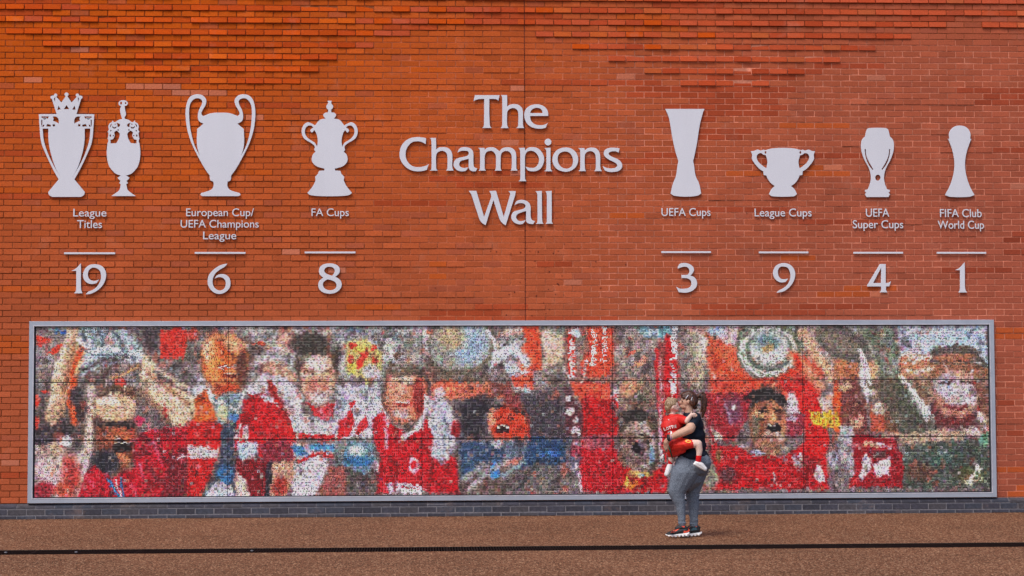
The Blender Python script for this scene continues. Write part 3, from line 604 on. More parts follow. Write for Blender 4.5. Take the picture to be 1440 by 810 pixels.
P('630,270 690,270 690,500 640,440', (122, 84, 70), 8); K('650,430 680,490 600,510', 30, (206, 190, 186), 6); P('340,270 440,270 450,360 400,400 360,330', (138, 110, 92), 8); K('360,370 430,430', 20, (206, 206, 204), 6)
P('300,520 560,515 600,540 300,560', (182, 156, 136), 8); P('310,555 690,530 695,755 300,755', (80, 86, 78), 8); E(480, 620, 80, 40, (72, 96, 88), 0, .7); E(380, 680, 60, 40, (100, 72, 60), 0, .7); E(600, 700, 60, 40, (92, 92, 62), 0, .7); P('640,530 690,500 690,560 650,570', (110, 150, 126), 5)
K('640,660 625,690 600,735', 14, (214, 216, 200), 3); K('655,668 620,690', 9, (214, 216, 200), 3); E(640, 655, 10, 8, (214, 216, 200)); K('575,720 610,735 640,725', 8, (206, 200, 170), 3); E(590, 740, 12, 4, (200, 196, 160)); K('615,700 650,710', 7, (200, 200, 180), 3)

_s = IMG.max(-1) - IMG.min(-1); _m = np.clip((60 - _s) / 40, 0, 1) * np.clip((185 - IMG.mean(-1)) / 40, 0, 1) * np.clip(lf_noise(22, 61) * .8 + lf_noise(8, 62) * .7 + .25, 0, 1)
put(_m * (.42 - .27 * (GY > 540)), (184, 182, 184), 1)
_n = np.clip((60 - _s) / 40, 0, 1) * np.clip(lf_noise(12, 63) * .9 + lf_noise(5, 64) * .6 - .55, 0, 1); put(_n * .6, (70, 56, 58), 1)
_q = np.clip((50 - _s) / 40, 0, 1) * np.clip(lf_noise(11, 65) * .9 + lf_noise(5, 66) * .6 - .8, 0, 1); put(_q * .5, (196, 96, 74), 1)
_r = np.clip((_s - 90) / 40, 0, 1) * np.clip(lf_noise(10, 67) * .9 + lf_noise(4, 68) * .7 - .45, 0, 1); put(_r * .42, (96, 18, 26), 1)

# --- small scraps of the crowd: break every flat patch up with little strokes
rs = np.random.default_rng(77); PALM = np.array([WH, (60, 48, 52), (196, 40, 40), (120, 30, 40), (90, 110, 140), (190, 150, 126), (118, 96, 84), (150, 160, 164), (36, 30, 38)], float)
src = IMG.copy(); kx, ky = (MX1 - MX0) / GW, (MY1 - MY0) / GH
for k in range(2400):
    cx_, cy0 = rs.random() * GW, rs.random() * GH; i, j = int(cx_), int(cy0)
    L_ = 1.2 + rs.random() ** 2 * 4.2; w_ = .9 + rs.random() * 1.6; an = rs.normal() * .7 + (1.57 if rs.random() < .4 else 0)
    loc = src[min(GH - 1, max(0, j + int(rs.normal() * 3))), min(GW - 1, max(0, i + int(rs.normal() * 4)))]
    lum_ = loc.mean(); sat = loc.max() - loc.min()
    if sat > 110: col = loc * rs.choice([.42, .6, .8, 1.12], p=[.3, .3, .2, .2]) if rs.random() < .8 else PALM[rs.choice([0, 0, 8, 7])]
    elif lum_ > 165: col = loc * rs.choice([.62, .78, 1.1]) if rs.random() < .7 else PALM[rs.choice([4, 7, 1, 5])]
    else: col = loc * rs.choice([.5, .75, 1.3, 1.6]) if rs.random() < .62 else PALM[rs.integers(0, 9)]
    R_ = int(L_ + w_ + 2); y0_, y1_, x0_, x1_ = max(0, j - R_), min(GH, j + R_), max(0, i - R_), min(GW, i + R_)
    yy, xx = np.mgrid[y0_:y1_, x0_:x1_]; dx_, dy_ = xx - cx_, yy - cy0
    u_ = (dx_ * math.cos(an) + dy_ * math.sin(an)) / L_; v_ = (-dx_ * math.sin(an) + dy_ * math.cos(an)) / w_
    mk = np.clip(1.3 - np.sqrt(u_ * u_ + v_ * v_), 0, 1)[..., None] * (.25 + .35 * rs.random())
    IMG[y0_:y1_, x0_:x1_] = IMG[y0_:y1_, x0_:x1_] * (1 - mk) + np.clip(col, 0, 240) * mk

fr(0, 0, 1)
E(643, 484, 50, 44, (112, 100, 88), -25, .10); E(640, 483, 44, 38, (150, 148, 140), -25, .12); E(652, 486, 26, 26, (150, 168, 186), -25, .5); E(628, 474, 18, 20, (176, 160, 132), -25, .6)
K('672,458 688,478 692,500 684,516', 4, (214, 212, 214), 1.2)
E(1183, 484, 42, 23, (96, 90, 84), 28, .16); E(1178, 482, 32, 15, (128, 116, 106), 28, .5); K('1206,494 1216,510 1222,540', 5, (222, 214, 210), 1.5)
E(1078, 494, 46, 40, (116, 120, 104), 0, .05, 1, ring=.88); E(1078, 494, 40, 35, (198, 200, 190), 0, .05, 1, ring=.86); E(1078, 494, 34, 30, (104, 112, 104), 0, .08, 1, ring=.84); E(1078, 490, 27, 24, (206, 208, 202), 0, .3, .8); E(1076, 482, 18, 12, (112, 130, 134), 0, .4); E(1076, 490, 8, 6, (176, 150, 110), 0, .5)
K('1040,478 1034,500 1046,520 1066,531 1090,530', 2.6, (226, 224, 216), .8); K('1000,500 1020,530 1060,540', 10, (206, 74, 44), 4, .8); K('1110,500 1130,520 1150,545', 14, (214, 150, 120), 5, .9); K('1096,532 1120,520 1116,500', 8, (214, 60, 40), 3)
for q_ in ('300,478 306,474 313,476', '326,478 331,475 338,478'): K(q_, 1.8, (110, 60, 44), .8)
K('308,494 314,506 320,507', 2.4, (176, 90, 50), .8); K('300,516 316,514 330,517', 3, (90, 30, 28), .8); K('303,515 327,515', 1.5, (228, 214, 206), .6)
K('670,585 684,572 706,574 728,584', 5, (44, 34, 38), 2); E(703, 596, 22, 22, (188, 66, 40), 0, .3); E(700, 605, 11, 6, (60, 20, 24), 0, .3); K('692,603 708,602', 2.2, (232, 220, 208), .6); K('690,590 696,588', 2.4, (60, 24, 22), .7); K('706,588 714,590', 2.4, (60, 24, 22), .7); E(684, 590, 4, 14, (214, 150, 120), 0, .5)
E(886, 632, 5, 9, (30, 18, 26), 0, .3); E(879, 612, 4, 2, (44, 30, 30), 0, .4); E(896, 612, 4, 2, (44, 30, 30), 0, .4)
K('700,470 716,462 734,460', 5, (210, 180, 166), 1.5); K('735,456 742,480 730,505', 16, (224, 84, 52), 3); K('690,500 710,490 726,500 734,512', 12, (206, 210, 218), 3); K('760,470 766,490', 14, (212, 186, 164), 4)
K('1262,500 1300,506 1330,500', 3, (222, 206, 198), 1); K('1270,512 1284,506', 3.5, (226, 214, 206), 1); K('1286,512 1298,505', 3.5, (226, 214, 206), 1); E(1344, 500, 36, 13, (98, 88, 82), 0, .2); E(1344, 505, 30, 6, (160, 112, 88), 0, .5)
K('1264,530 1288,560 1312,588', 5, (214, 216, 208), 1.5); P('1232,540 1262,530 1300,592 1290,612 1244,612', (84, 84, 72), 3, .6)


# --- second pass over the largest figures: planes of light and dark
for q_ in ('96,470 84,500 74,530 72,560', '196,500 222,522 258,544'): K(q_, 5, (228, 206, 180), 2, .8)
for q_ in ('104,480 96,512 88,548', '205,525 236,548 262,566'): K(q_, 5, (142, 96, 70), 2, .7)
K('108,476 128,492 150,486 176,498 194,494', 4, (226, 230, 232), 1.4, .9); K('112,488 136,500 168,496 186,506', 3, (84, 98, 110), 1.4, .9); K('114,462 118,480', 3, (84, 98, 110), 1.2); K('136,462 142,484', 3, (84, 98, 110), 1.2); K('156,462 168,480', 3, (84, 98, 110), 1.2)
K('116,520 140,506 176,500', 5, (70, 56, 54), 2, .8)
E(160, 570, 27, 20, (206, 170, 142), 0, .3, .8); E(150, 562, 14, 8, (228, 204, 184), 0, .5); K('140,556 160,546 184,552', 5, (84, 60, 50), 2); K('140,597 160,594 184,599', 6, (44, 32, 34), 1.6); E(172, 626, 11, 9, (34, 16, 22), 0, .3); K('164,621 180,620', 2, (234, 222, 212), .7); E(150, 646, 16, 14, (48, 46, 58), 0, .5, .8)
E(296, 508, 10, 30, (236, 150, 96), 0, .5, .7); E(334, 516, 8, 26, (100, 60, 50), 0, .5, .7); K('284,480 300,472 322,472 338,484', 5, (198, 140, 104), 2, .8)
E(428, 482, 28, 16, (62, 54, 50), 0, .3, .8); K('410,500 412,520', 6, (80, 62, 56), 2, .8); K('466,494 464,520', 6, (80, 62, 56), 2, .8); E(438, 506, 18, 8, (226, 206, 196), 0, .5, .7)
K('346,560 366,552 388,560 398,590', 4, (120, 14, 22), 2, .8); K('336,590 356,610 384,612', 4, (116, 14, 22), 2, .7)
K('398,560 408,590 416,610', 3, (150, 146, 160), 1.5, .8); K('480,556 474,590 464,612', 3, (150, 146, 160), 1.5, .8); K('430,586 456,592 470,584', 3, (160, 156, 168), 1.5, .8)
E(560, 524, 20, 7, (92, 76, 66), 0, .4, .8); E(548, 548, 8, 20, (224, 166, 138), 0, .5, .7); E(582, 560, 7, 24, (132, 44, 40), 0, .5, .7)
K('540,640 552,660 548,690', 4, (118, 12, 22), 2, .8); K('586,620 600,650 596,690', 4, (118, 12, 22), 2, .8); K('612,572 620,600 616,640', 4, (132, 132, 146), 2, .8)
P('640,568 660,556 690,556 676,574 668,600 676,615 642,615', (44, 38, 46), 3, .75); P('728,560 780,560 786,615 738,615 732,590', (62, 54, 62), 3, .6)
K('652,690 680,664 704,650', 6, (172, 172, 174), 2, .8); K('760,640 740,664 720,690', 5, (66, 66, 72), 2, .7)
for x_ in (812, 818, 852, 856): K(f'{x_},560 {x_ - 1},612', 2, (110, 10, 18), 1, .7)
E(886, 586, 20, 9, (48, 42, 40), 0, .3, .8); E(886, 650, 18, 10, (120, 104, 104), 0, .4, .6)
P('1040,562 1052,550 1078,548 1098,556 1106,574 1092,566 1072,560 1052,566', (44, 36, 38), 1.5); E(1064, 584, 10, 5, (214, 160, 122), 0, .5, .8); E(1092, 584, 8, 5, (120, 72, 56), 0, .5, .8)
K('1062,581 1072,580', 2.4, (40, 26, 30), .7); K('1086,580 1096,581', 2.4, (40, 26, 30), .7); E(1083, 605, 10, 6.5, (30, 18, 28), 0, .25); K('1077,600 1089,600', 1.6, (226, 214, 206), .6)
K('1006,640 1030,654 1060,650', 4, (116, 12, 20), 2, .8); K('1110,640 1130,660 1126,690', 4, (116, 12, 20), 2, .8); K('1030,670 1060,684 1100,680', 4, (112, 12, 20), 2, .7)
K('1208,500 1214,540 1218,570', 3, (232, 226, 222), 1.2, .9); E(1345, 556, 18, 20, (198, 190, 200), 0, .5, .6); K('1322,541 1334,539', 2.6, (72, 48, 48), .8); K('1352,539 1366,541', 2.6, (72, 48, 48), .8); K('1332,576 1350,579 1362,576', 2.6, (110, 40, 44), .8)
K('1316,600 1340,606 1372,600 1386,612', 5, (96, 44, 46), 2, .8); K('1240,616 1310,613 1380,615', 4, (190, 164, 144), 1.6, .8)

# --- scarf lettering, read upwards
GLY = {'P': '11110 10001 10001 11110 10000 10000 10000', 'r': '00000 00000 10110 11001 10000 10000 10000', 'e': '00000 00000 01110 10001 11111 10000 01110',
       'm': '00000 00000 11010 10101 10101 10101 10101', 'i': '00100 00000 01100 00100 00100 00100 01110', 'L': '10000 10000 10000 10000 10000 10000 11111',
       'a': '00000 00000 01110 00001 01111 10001 01111', 'g': '00000 01111 10001 01111 00001 10001 01110', 'u': '00000 00000 10001 10001 10001 10011 01101', ' ': '00000 ' * 7}
def up_text(t, xc, y0, s, col, a=.95, slant=0):
    m_ = np.zeros(GX.shape)
    for k, chr_ in enumerate(t):
        rows = GLY[chr_].split()
        for r_, row in enumerate(rows):
            for c_, bit in enumerate(row):
                if bit == '1':
                    y = y0 - (k * 6 + c_ + .5) * s; x = xc + (r_ - 3) * s + slant * (y0 - y)
                    m_ = np.maximum(m_, np.clip(1.15 - np.maximum(np.abs(GX - x), np.abs(GY - y)) / s, 0, 1) > .35)
    put(m_, col, a)
fr(0, 0, 1)
for x0_, y0_, n_ in ((797, 534, 9), (828, 514, 7), (841, 508, 7)): pass
up_text('Premier League', 938, 574, 1.42, (228, 220, 222), slant=.03)
up_text('Premier L', 797, 533, 1.35, (226, 214, 208), slant=-.01)
up_text('Premier', 827, 515, 1.35, (230, 218, 210), slant=.02)
up_text('Premier', 842, 510, 1.35, (230, 218, 210))


# ------------------------------------------------------------------ tile noise and panels
def hashn(sh, seed): return np.random.default_rng(seed).random(sh)
TW = TH = 3
tx = (np.arange(GW) // TW); ty = (np.arange(GH) // TH); nx, ny = tx.max() + 1, ty.max() + 1
r_ = np.random.default_rng(31)
jx = np.clip(np.arange(GW)[None] + np.rint(r_.normal(size=(ny, nx)) * .35).astype(int)[np.ix_(ty, tx)], 0, GW - 1)
jy = np.clip(np.arange(GH)[:, None] + np.rint(r_.normal(size=(ny, nx)) * .9).astype(int)[np.ix_(ty, tx)], 0, GH - 1)
img = lin(np.clip(IMG, 0, 255))[jy, jx]
lum = img.mean(-1, keepdims=True); mean = img.mean((0, 1)).mean()
lumt = r_.normal(size=(ny, nx))[np.ix_(ty, tx)]; hue = r_.normal(size=(ny, nx, 3))[np.ix_(ty, tx)]
cell = r_.normal(size=(GH, GW)); cellc = r_.normal(size=(GH, GW, 3)); big = lf_noise(14, 21) * .5 + lf_noise(6, 22) * .6
ph_ = np.arange(GH)[:, None] % 3; pc_ = np.arange(GW)[None] % 3
dash = (r_.random((ny, nx)) < .46)[np.ix_(ty, tx)] & (ph_ == 0) | ((r_.random((ny, nx)) < .16)[np.ix_(ty, tx)] & (pc_ == 0))
darkc = ((r_.random((GH, GW)) < .20) & (ph_ == 1)) | ((r_.random((GH, GW)) < .12) & (ph_ == 2) & (pc_ == 2)) | (r_.random((GH, GW)) < .04)
alt = r_.random((ny, nx))[np.ix_(ty, tx)][..., None]
img = np.where(alt < .014, img * .4 + .01, np.where(alt > .988, img * .5 + .18, np.where((alt > .955) & (alt < .975), img * .55 + np.array([.12, .07, .045]), img)))
f = np.exp(lumt * .10 + cell * .24 + big * .08 + .02)
sat_ = (img.max(-1, keepdims=True) - img.min(-1, keepdims=True)) / (img.max(-1, keepdims=True) + .01)
img = img * (1 + (1 - sat_) * np.array([.00, .00, .015]))
img = img * f[..., None] * (1 + hue * .09 + cellc * .06)
img = np.where(dash[..., None], img * 1.15 + .065, img * .95); img = np.where(darkc[..., None], img * .22, img)
img = np.clip((img / .21) ** 1.27 * .21 * 1.0, .003, .80)

mural = thing('mosaic_mural', 'long silver framed photo mosaic of cheering red shirted footballers holding trophies', 'mosaic', (0, 0, 0))
tl, tr, bl, br = at(42, 452), at(1395.9, 449.8), at(39.9, 707.3), at(1400.5, 699.1)
fx0, fx1 = (tl.x + bl.x) / 2, (tr.x + br.x) / 2; fz1, fz0 = (tl.z + tr.z) / 2, (bl.z + br.z) / 2
FWD = .061; FY = -.052
def rail(p0, p1, i0, i1):
    """mitred frame member: outer edge p0-p1, inner edge i0-i1 (x, z)"""
    def ring(dout, din, y):
        o0 = np.array(p0) + (np.array(i0) - p0) * dout; o1 = np.array(p1) + (np.array(i1) - p1) * dout
        n1 = np.array(i1) + (np.array(p1) - i1) * din; n0 = np.array(i0) + (np.array(p0) - i0) * din
        return [(a[0], y, a[1]) for a in (o0, o1, n1, n0)]
    V = ring(0, 0, .0) + ring(0, 0, FY + .004) + ring(.06, .06, FY) + ring(.80, .80, FY)
    V2 = ring(0, 0, .0) + ring(0, 0, FY + .004) + ring(.06, .06, FY)
    F = [(0, 1, 5, 4), (2, 3, 7, 6), (4, 5, 9, 8), (5, 6, 10, 9), (6, 7, 11, 10), (7, 4, 8, 11), (8, 9, 10, 11)]
    return mesh_np('frame_rail', V2, F)
o_ = [(fx0, fz0), (fx1, fz0), (fx1, fz1), (fx0, fz1)]
i_ = [(fx0 + FWD, fz0 + FWD), (fx1 - FWD, fz0 + FWD), (fx1 - FWD, fz1 - FWD), (fx0 + FWD, fz1 - FWD)]
for k in range(4):
    a, b = k, (k + 1) % 4
    r_ = link('frame_rail', rail(o_[a], o_[b], i_[a], i_[b]), M_alu, mural)
    # thin worn lip on the inner edge
    n_ = np.array(i_[a], float), np.array(i_[b], float); m2 = np.array(o_[a], float), np.array(o_[b], float)
    q0, q1 = n_[0] + (m2[0] - n_[0]) * .02, n_[1] + (m2[1] - n_[1]) * .02; q2, q3 = n_[1] + (m2[1] - n_[1]) * .17, n_[0] + (m2[0] - n_[0]) * .17
    V = [(q[0], FY - .003, q[1]) for q in (q0, q1, q2, q3)] + [(q[0], FY + .002, q[1]) for q in (q0, q1, q2, q3)]
    link('frame_lip', mesh_np('frame_lip', V, [(0, 1, 2, 3), (0, 4, 5, 1), (1, 5, 6, 2), (2, 6, 7, 3), (3, 7, 4, 0)]), M_alu_edge, r_)
ix0, ix1, iz0, iz1 = i_[0][0], i_[1][0], i_[0][1], i_[2][1]
bm = bmesh.new(); box_bm(bm, ix0 - .002, ix1 + .002, -.02, -.001, iz0 - .002, iz1 + .002); link('backing_board', bm_mesh('backing_board', bm), M_black, mural)
vx = [ix0 + .016] + [at(p, 575).x for p in (321, 593.5, 861, 1128.5)] + [ix1 - .016]
vz = [iz1 - .012, at(700, 535.8).z, at(700, 616.6).z, iz0 + .012]
for r_ in range(3):
    for c_ in range(5):
        xa, xb = vx[c_] + .0035, vx[c_ + 1] - .0035; za, zb = vz[r_] - .0055 * (r_ > 0), vz[r_ + 1] + .0055 * (r_ < 2)
        ua = int(round((vx[c_] - vx[0]) / (vx[-1] - vx[0]) * GW)); ub = int(round((vx[c_ + 1] - vx[0]) / (vx[-1] - vx[0]) * GW))
        va = int(round((vz[0] - vz[r_]) / (vz[0] - vz[-1]) * GH)); vb = int(round((vz[0] - vz[r_ + 1]) / (vz[0] - vz[-1]) * GH))
        n, m_ = ub - ua, vb - va
        XX, ZZ = np.meshgrid(np.linspace(xa, xb, n + 1), np.linspace(za, zb, m_ + 1))
        yy = -.030 + rng.normal() * .0015
        V = np.stack([XX, np.full_like(XX, yy), ZZ], -1).reshape(-1, 3)
        ii, jj = np.meshgrid(np.arange(n), np.arange(m_)); s = (jj * (n + 1) + ii).ravel()
        F = np.stack([s + n + 1, s + n + 2, s + 1, s], 1)
        cols = img[va:vb, ua:ub].reshape(-1, 3)
        nv0 = len(V)
        V = np.concatenate([V, [(xa, yy, za), (xb, yy, za), (xb, yy, zb), (xa, yy, zb), (xa, -.02, za), (xb, -.02, za), (xb, -.02, zb), (xa, -.02, zb)]])
        e = np.array([(0, 4, 5, 1), (1, 5, 6, 2), (2, 6, 7, 3), (3, 7, 4, 0)]) + nv0
        F = np.concatenate([F, e[:, ::-1] if False else e]); cols = np.concatenate([cols, np.full((4, 3), .02)])
        link('mosaic_panel', mesh_np('mosaic_panel', V, F, cols), M_mosaic, mural)

# ------------------------------------------------------------------ cut-out plates: letters, numbers, trophies
def parse(T, s):
    """'*x,y' is a corner, 'x,y' a smooth point; T = (origin x, origin y, scale) of the tracing"""
    out = []
    for t in s.split():
        if t == '|': continue
        c = t[0] == '*'; a, b = t.lstrip('*').split(','); out.append((T[0] + float(a) / T[2], T[1] + float(b) / T[2], c))
    return out
def mirror(pts, ax):
    return pts + [(2 * ax - x, y, c) for x, y, c in reversed(pts) if abs(x - ax) > .15]
def flip(pts, ax): return [(2 * ax - x, y, c) for x, y, c in pts]
def spline(pts, n=5):
    """closed; centripetal-ish Catmull-Rom with corners"""
    L = len(pts); out = []
    for i in range(L):
        p1, p2 = pts[i], pts[(i + 1) % L]; p0, p3 = pts[i - 1], pts[(i + 2) % L]
        a = np.array(p1[:2]); b = np.array(p2[:2])
        d = np.linalg.norm(b - a)
        ta = np.zeros(2) if p1[2] else (b - np.array(p0[:2])); tb = np.zeros(2) if p2[2] else (np.array(p3[:2]) - a)
        for t_ in (ta, tb):
            l = np.linalg.norm(t_)
            if l > 0: t_ *= d / l
        if p1[2] and p2[2]: out.append(a); continue
        if p1[2]: ta = (b - a) * 2 - tb if False else (b - a)
        if p2[2]: tb = (b - a)
        for k in range(n):
            t = k / n; out.append(a * (2 * t ** 3 - 3 * t * t + 1) + ta * (t ** 3 - 2 * t * t + t) + b * (-2 * t ** 3 + 3 * t * t) + tb * (t ** 3 - t * t))
    return out
def circ(cx, cy, r, ry=None, n=12): return [(cx + r * math.cos(2 * math.pi * k / n), cy + (ry or r) * math.sin(2 * math.pi * k / n), False) for k in range(n)]
YF, TH_ = -.027, .012
def plate(name, contours, yf=YF, th=TH_, bev=.0016, org=(0, 0, 0), n=5):
    cu = bpy.data.curves.new(name, 'CURVE'); cu.dimensions = '2D'; cu.fill_mode = 'BOTH'; cu.extrude = th / 2 - bev; cu.bevel_depth = bev; cu.bevel_resolution = 1; cu.offset = -bev
    for c in contours:
        pts = [at(x, y, yf) for x, y in spline(c, n)]
        sp = cu.splines.new('POLY'); sp.points.add(len(pts) - 1); sp.use_cyclic_u = True
        for p, q in zip(sp.points, pts): p.co = (q.x - org[0], q.z - org[2], 0, 1)
    return curve_mesh(cu, name, yf + th / 2)
def curve_mesh(cu, name, ymid):
    ob = bpy.data.objects.new('tmp', cu); C.objects.link(ob)
    dg = bpy.context.evaluated_depsgraph_get(); dg.update()
    me = bpy.data.meshes.new_from_object(ob.evaluated_get(dg)); me.name = name
    bpy.data.objects.remove(ob)
    co = np.empty(len(me.vertices) * 3); me.vertices.foreach_get('co', co); co = co.reshape(-1, 3)
    co = np.stack([co[:, 0], ymid - co[:, 2], co[:, 1]], 1); me.vertices.foreach_set('co', co.ravel()); me.update()
    me.materials.clear(); me.materials.append(M_sign)
    return me
def studs(parent, pts, org):
    bm = bmesh.new()
    for (px, py) in pts:
        p = at(px, py, 0)
        box_bm(bm, p.x - .008 - org[0], p.x + .008 - org[0], YF + TH_ - .001, .004, p.z - .008 - org[2], p.z + .008 - org[2])
    me = bm_mesh('fixing_stud', bm); return link('fixing_stud', me, M_alu, parent)

T1 = (660, 125, 12); T2 = (555, 185, 12); T3 = (665, 190, 12); T4 = (765, 185, 12); T5 = (655, 255, 11.077)
TITLE = [
 ('T', T1, ['*95,105 *510,105 *488,208 | 470,183 430,172 *338,170 | 338,400 345,590 355,635 *382,660 *214,660 | 240,635 248,560 *250,170 | 170,172 110,188 *70,210']),
 ('h', T1, ['*530,105 *637,103 *639,300 | 680,268 740,258 820,265 880,310 905,380 905,560 912,635 *930,662 *790,662 | 815,640 825,590 825,400 800,350 745,325 690,335 650,370 638,420 638,590 648,640 *667,662 *527,662 | 548,635 555,590 556,400 555,160 548,125']),
 ('e', T1, ['*1333,458 *1028,458 | 1035,520 1070,570 1130,605 1220,612 1290,595 *1328,570 | 1312,600 *1290,657 | 1220,672 1130,668 1040,640 970,580 932,490 930,410 955,340 1020,285 1110,262 1200,268 1280,310 1325,380', '*1028,408 *1235,408 | 1225,360 1190,330 1135,320 1080,335 1040,370']),
 ('C', T2, ['*530,110 *525,215 | 460,178 380,165 300,180 235,235 195,310 185,390 200,470 250,545 320,590 410,600 500,585 *580,550 | 560,590 *545,645 | 480,665 400,672 300,660 200,610 120,520 85,430 85,340 115,240 180,160 270,110 370,93 450,97']),
 ('h', T2, ['*590,108 *697,106 *700,305 | 740,272 800,262 880,270 940,310 970,370 975,450 972,560 978,620 *997,660 *865,660 | 882,640 890,590 890,420 870,360 820,328 770,330 720,360 700,420 700,560 705,630 *727,660 *592,660 | 615,640 622,590 622,300 620,180 612,130']),
 ('a', T2, ['*1057,357 | 1085,300 1120,270 1200,262 1280,285 1320,330 1330,400 1330,540 1345,600 *1395,622 | 1385,645 *1365,672 | 1310,670 1265,645 *1247,600 *1248,460 | 1180,478 1115,500 1090,550 1105,590 1150,612 1200,612 *1237,603 | 1225,635 *1195,668 | 1120,672 1050,650 1000,590 995,540 1020,480 1080,445 1160,428 1230,405 1250,370 1235,335 1190,325 1120,328']),
 ('m', T3, ['*90,215 *195,215 *199,250 | 240,215 310,205 380,218 *447,272 | 500,220 570,205 640,212 700,250 730,320 733,450 737,570 *757,600 *632,600 | 648,580 655,540 655,360 640,310 600,275 550,268 500,290 474,340 470,420 470,570 *488,600 *365,600 | 382,580 388,540 388,360 370,310 330,272 280,268 230,290 202,350 200,450 202,570 *222,600 *95,600 | 115,575 120,520 122,400 120,290 115,245']),
 ('p', T3, ['*770,215 *877,213 *880,260 | 930,215 1010,203 1100,225 1165,290 1200,370 1200,440 1170,530 1110,590 1030,612 960,608 *925,595 *890,533 | 950,550 1030,550 1080,520 1110,460 1115,400 1095,340 1050,290 990,265 930,275 895,310 880,370 880,550 880,700 885,750 *905,778 *770,778 | 795,755 802,700 800,500 800,300 792,248']),
 ('i', T3, ['*1205,218 *1310,213 | 1310,400 1312,540 1320,585 *1345,610 *1206,610 | 1232,585 1240,520 1240,280 1232,243', 'CIRC 1268,117 57']),
 ('o', T4, ['360,268 470,292 545,360 578,460 560,560 500,635 400,678 310,672 220,635 160,560 142,460 170,370 240,300', '370,338 430,360 475,420 490,500 470,580 410,622 340,620 280,585 240,520 232,440 255,380 310,345']),
 ('n', T4, ['*575,278 *683,278 *688,318 | 740,280 800,270 870,280 925,330 948,400 950,570 957,630 *978,668 *845,668 | 868,640 875,590 872,420 855,370 820,340 770,332 720,350 690,400 690,590 695,640 *710,668 *580,668 | 605,645 612,590 612,400 610,330 602,300']),
 ('s', T4, ['*1275,282 *1262,357 | 1210,335 1150,335 1100,355 1095,385 1130,415 1220,455 1290,500 1320,560 1310,620 1260,665 1180,682 1090,680 *1025,657 *993,582 | 1050,610 1120,622 1200,612 1235,580 1225,545 1170,510 1080,465 1020,410 1008,360 1030,310 1090,278 1180,272']),
 ('W', T5, ['*48,148 *165,148 *285,555 *397,245 | 392,200 *365,150 *472,148 *592,555 *690,210 | 690,185 *665,152 *778,152 *770,215 *622,688 | 575,655 540,615 520,570 *430,295 *310,685 | 255,650 222,610 205,570 *85,200']),
 ('a', T5, ['*758,378 | 790,310 850,288 930,298 990,340 1010,400 1012,540 1030,600 *1078,620 | 1065,645 *1048,668 | 985,660 950,640 *938,605 *940,462 | 870,485 810,510 785,550 800,595 850,620 *935,603 | 910,640 *885,665 | 830,670 760,645 715,590 712,530 745,475 820,450 900,425 930,390 915,355 860,340 800,350']),
 ('l', T5, ['*1085,155 *1185,147 | 1187,400 1190,590 1195,635 *1215,662 *1090,662 | 1112,640 1117,590 1117,400 1117,240 1110,185']),
 ('l', T5, ['*1240,155 *1338,147 | 1340,400 1340,590 1343,635 *1357,660 *1243,662 | 1260,640 1263,590 1263,400 1263,240 1258,185']),
]
def D(ox): return (ox, 365, 14.73)
DIG = [
 ('19', [('1', D(95), ['*275,75 | 278,200 278,580 288,650 *310,700 *135,700 | 165,660 178,600 180,400 *178,235 *75,235 | 150,200 210,150']),
         ('9', D(95), ['*370,722 | 470,712 570,670 680,590 760,480 798,350 790,250 740,160 660,112 560,97 450,115 370,180 325,270 320,350 350,430 420,490 500,508 *600,490 *655,412 | 600,435 530,440 460,410 425,350 422,280 450,215 500,175 560,170 620,190 670,240 692,320 690,400 660,480 600,570 520,630 430,665'])]),
 ('6', [('6', D(285), ['*515,83 | 440,95 330,135 220,215 130,320 103,430 115,540 180,640 270,700 380,712 480,670 560,580 578,470 545,370 480,315 390,300 300,325 *243,395 | 310,370 380,368 440,400 475,460 470,550 430,615 350,640 280,615 225,550 205,460 220,370 270,280 350,215 *460,150'])]),
 ('8', [('8', D(440), ['340,80 440,90 530,140 560,220 540,290 *465,358 | 540,400 590,470 592,560 540,640 450,695 330,708 210,680 130,610 110,520 135,440 *215,375 | 150,320 125,240 145,160 220,100', '340,150 410,165 450,215 440,280 *400,335 | 340,320 270,285 235,240 250,190 290,158', '*300,412 | 370,425 450,460 485,510 480,580 420,625 330,635 250,600 210,540 220,470'])]),
 ('3', [('3', D(940), ['*190,188 | 210,120 250,82 330,70 430,90 510,150 530,220 500,285 *455,330 | 540,370 590,450 585,550 520,630 430,675 320,688 *213,677 *163,563 | 230,600 320,605 420,585 470,530 470,450 420,400 350,385 *270,385 *270,318 | 340,318 400,310 430,270 430,210 390,160 320,150'])]),
 ('9', [('9', D(1075), ['*248,692 | 300,640 380,600 460,540 520,440 540,340 525,250 480,170 420,150 340,150 290,200 280,270 300,350 350,400 420,408 *493,393 | 460,440 *430,467 | 340,475 260,440 200,370 178,290 195,200 250,120 340,80 420,72 520,100 590,160 635,260 632,370 590,480 510,580 400,660'])]),
 ('4', [('4', D(1210), ['*405,93 *524,93 *524,485 | 580,480 *634,450 | 615,510 *595,557 *530,557 | 532,630 *562,680 *398,680 | 425,645 *430,557 *138,557 *138,537', '*428,170 *428,485 *265,485'])]),
 ('1', [('1', D(1325), ['*465,58 | 470,200 472,560 485,630 *520,682 *333,682 | 362,640 370,580 370,400 *370,220 *270,218 | 350,180 410,120'])]),
]
def conts(T, cs):
    out = []
    for s in cs:
        if s.startswith('CIRC'):
            a = s.split(); x, y = a[1].split(','); out.append(circ(T[0] + float(x) / T[2], T[1] + float(y) / T[2], float(a[2]) / T[2], n=14))
        else: out.append(parse(T, s))
    return out
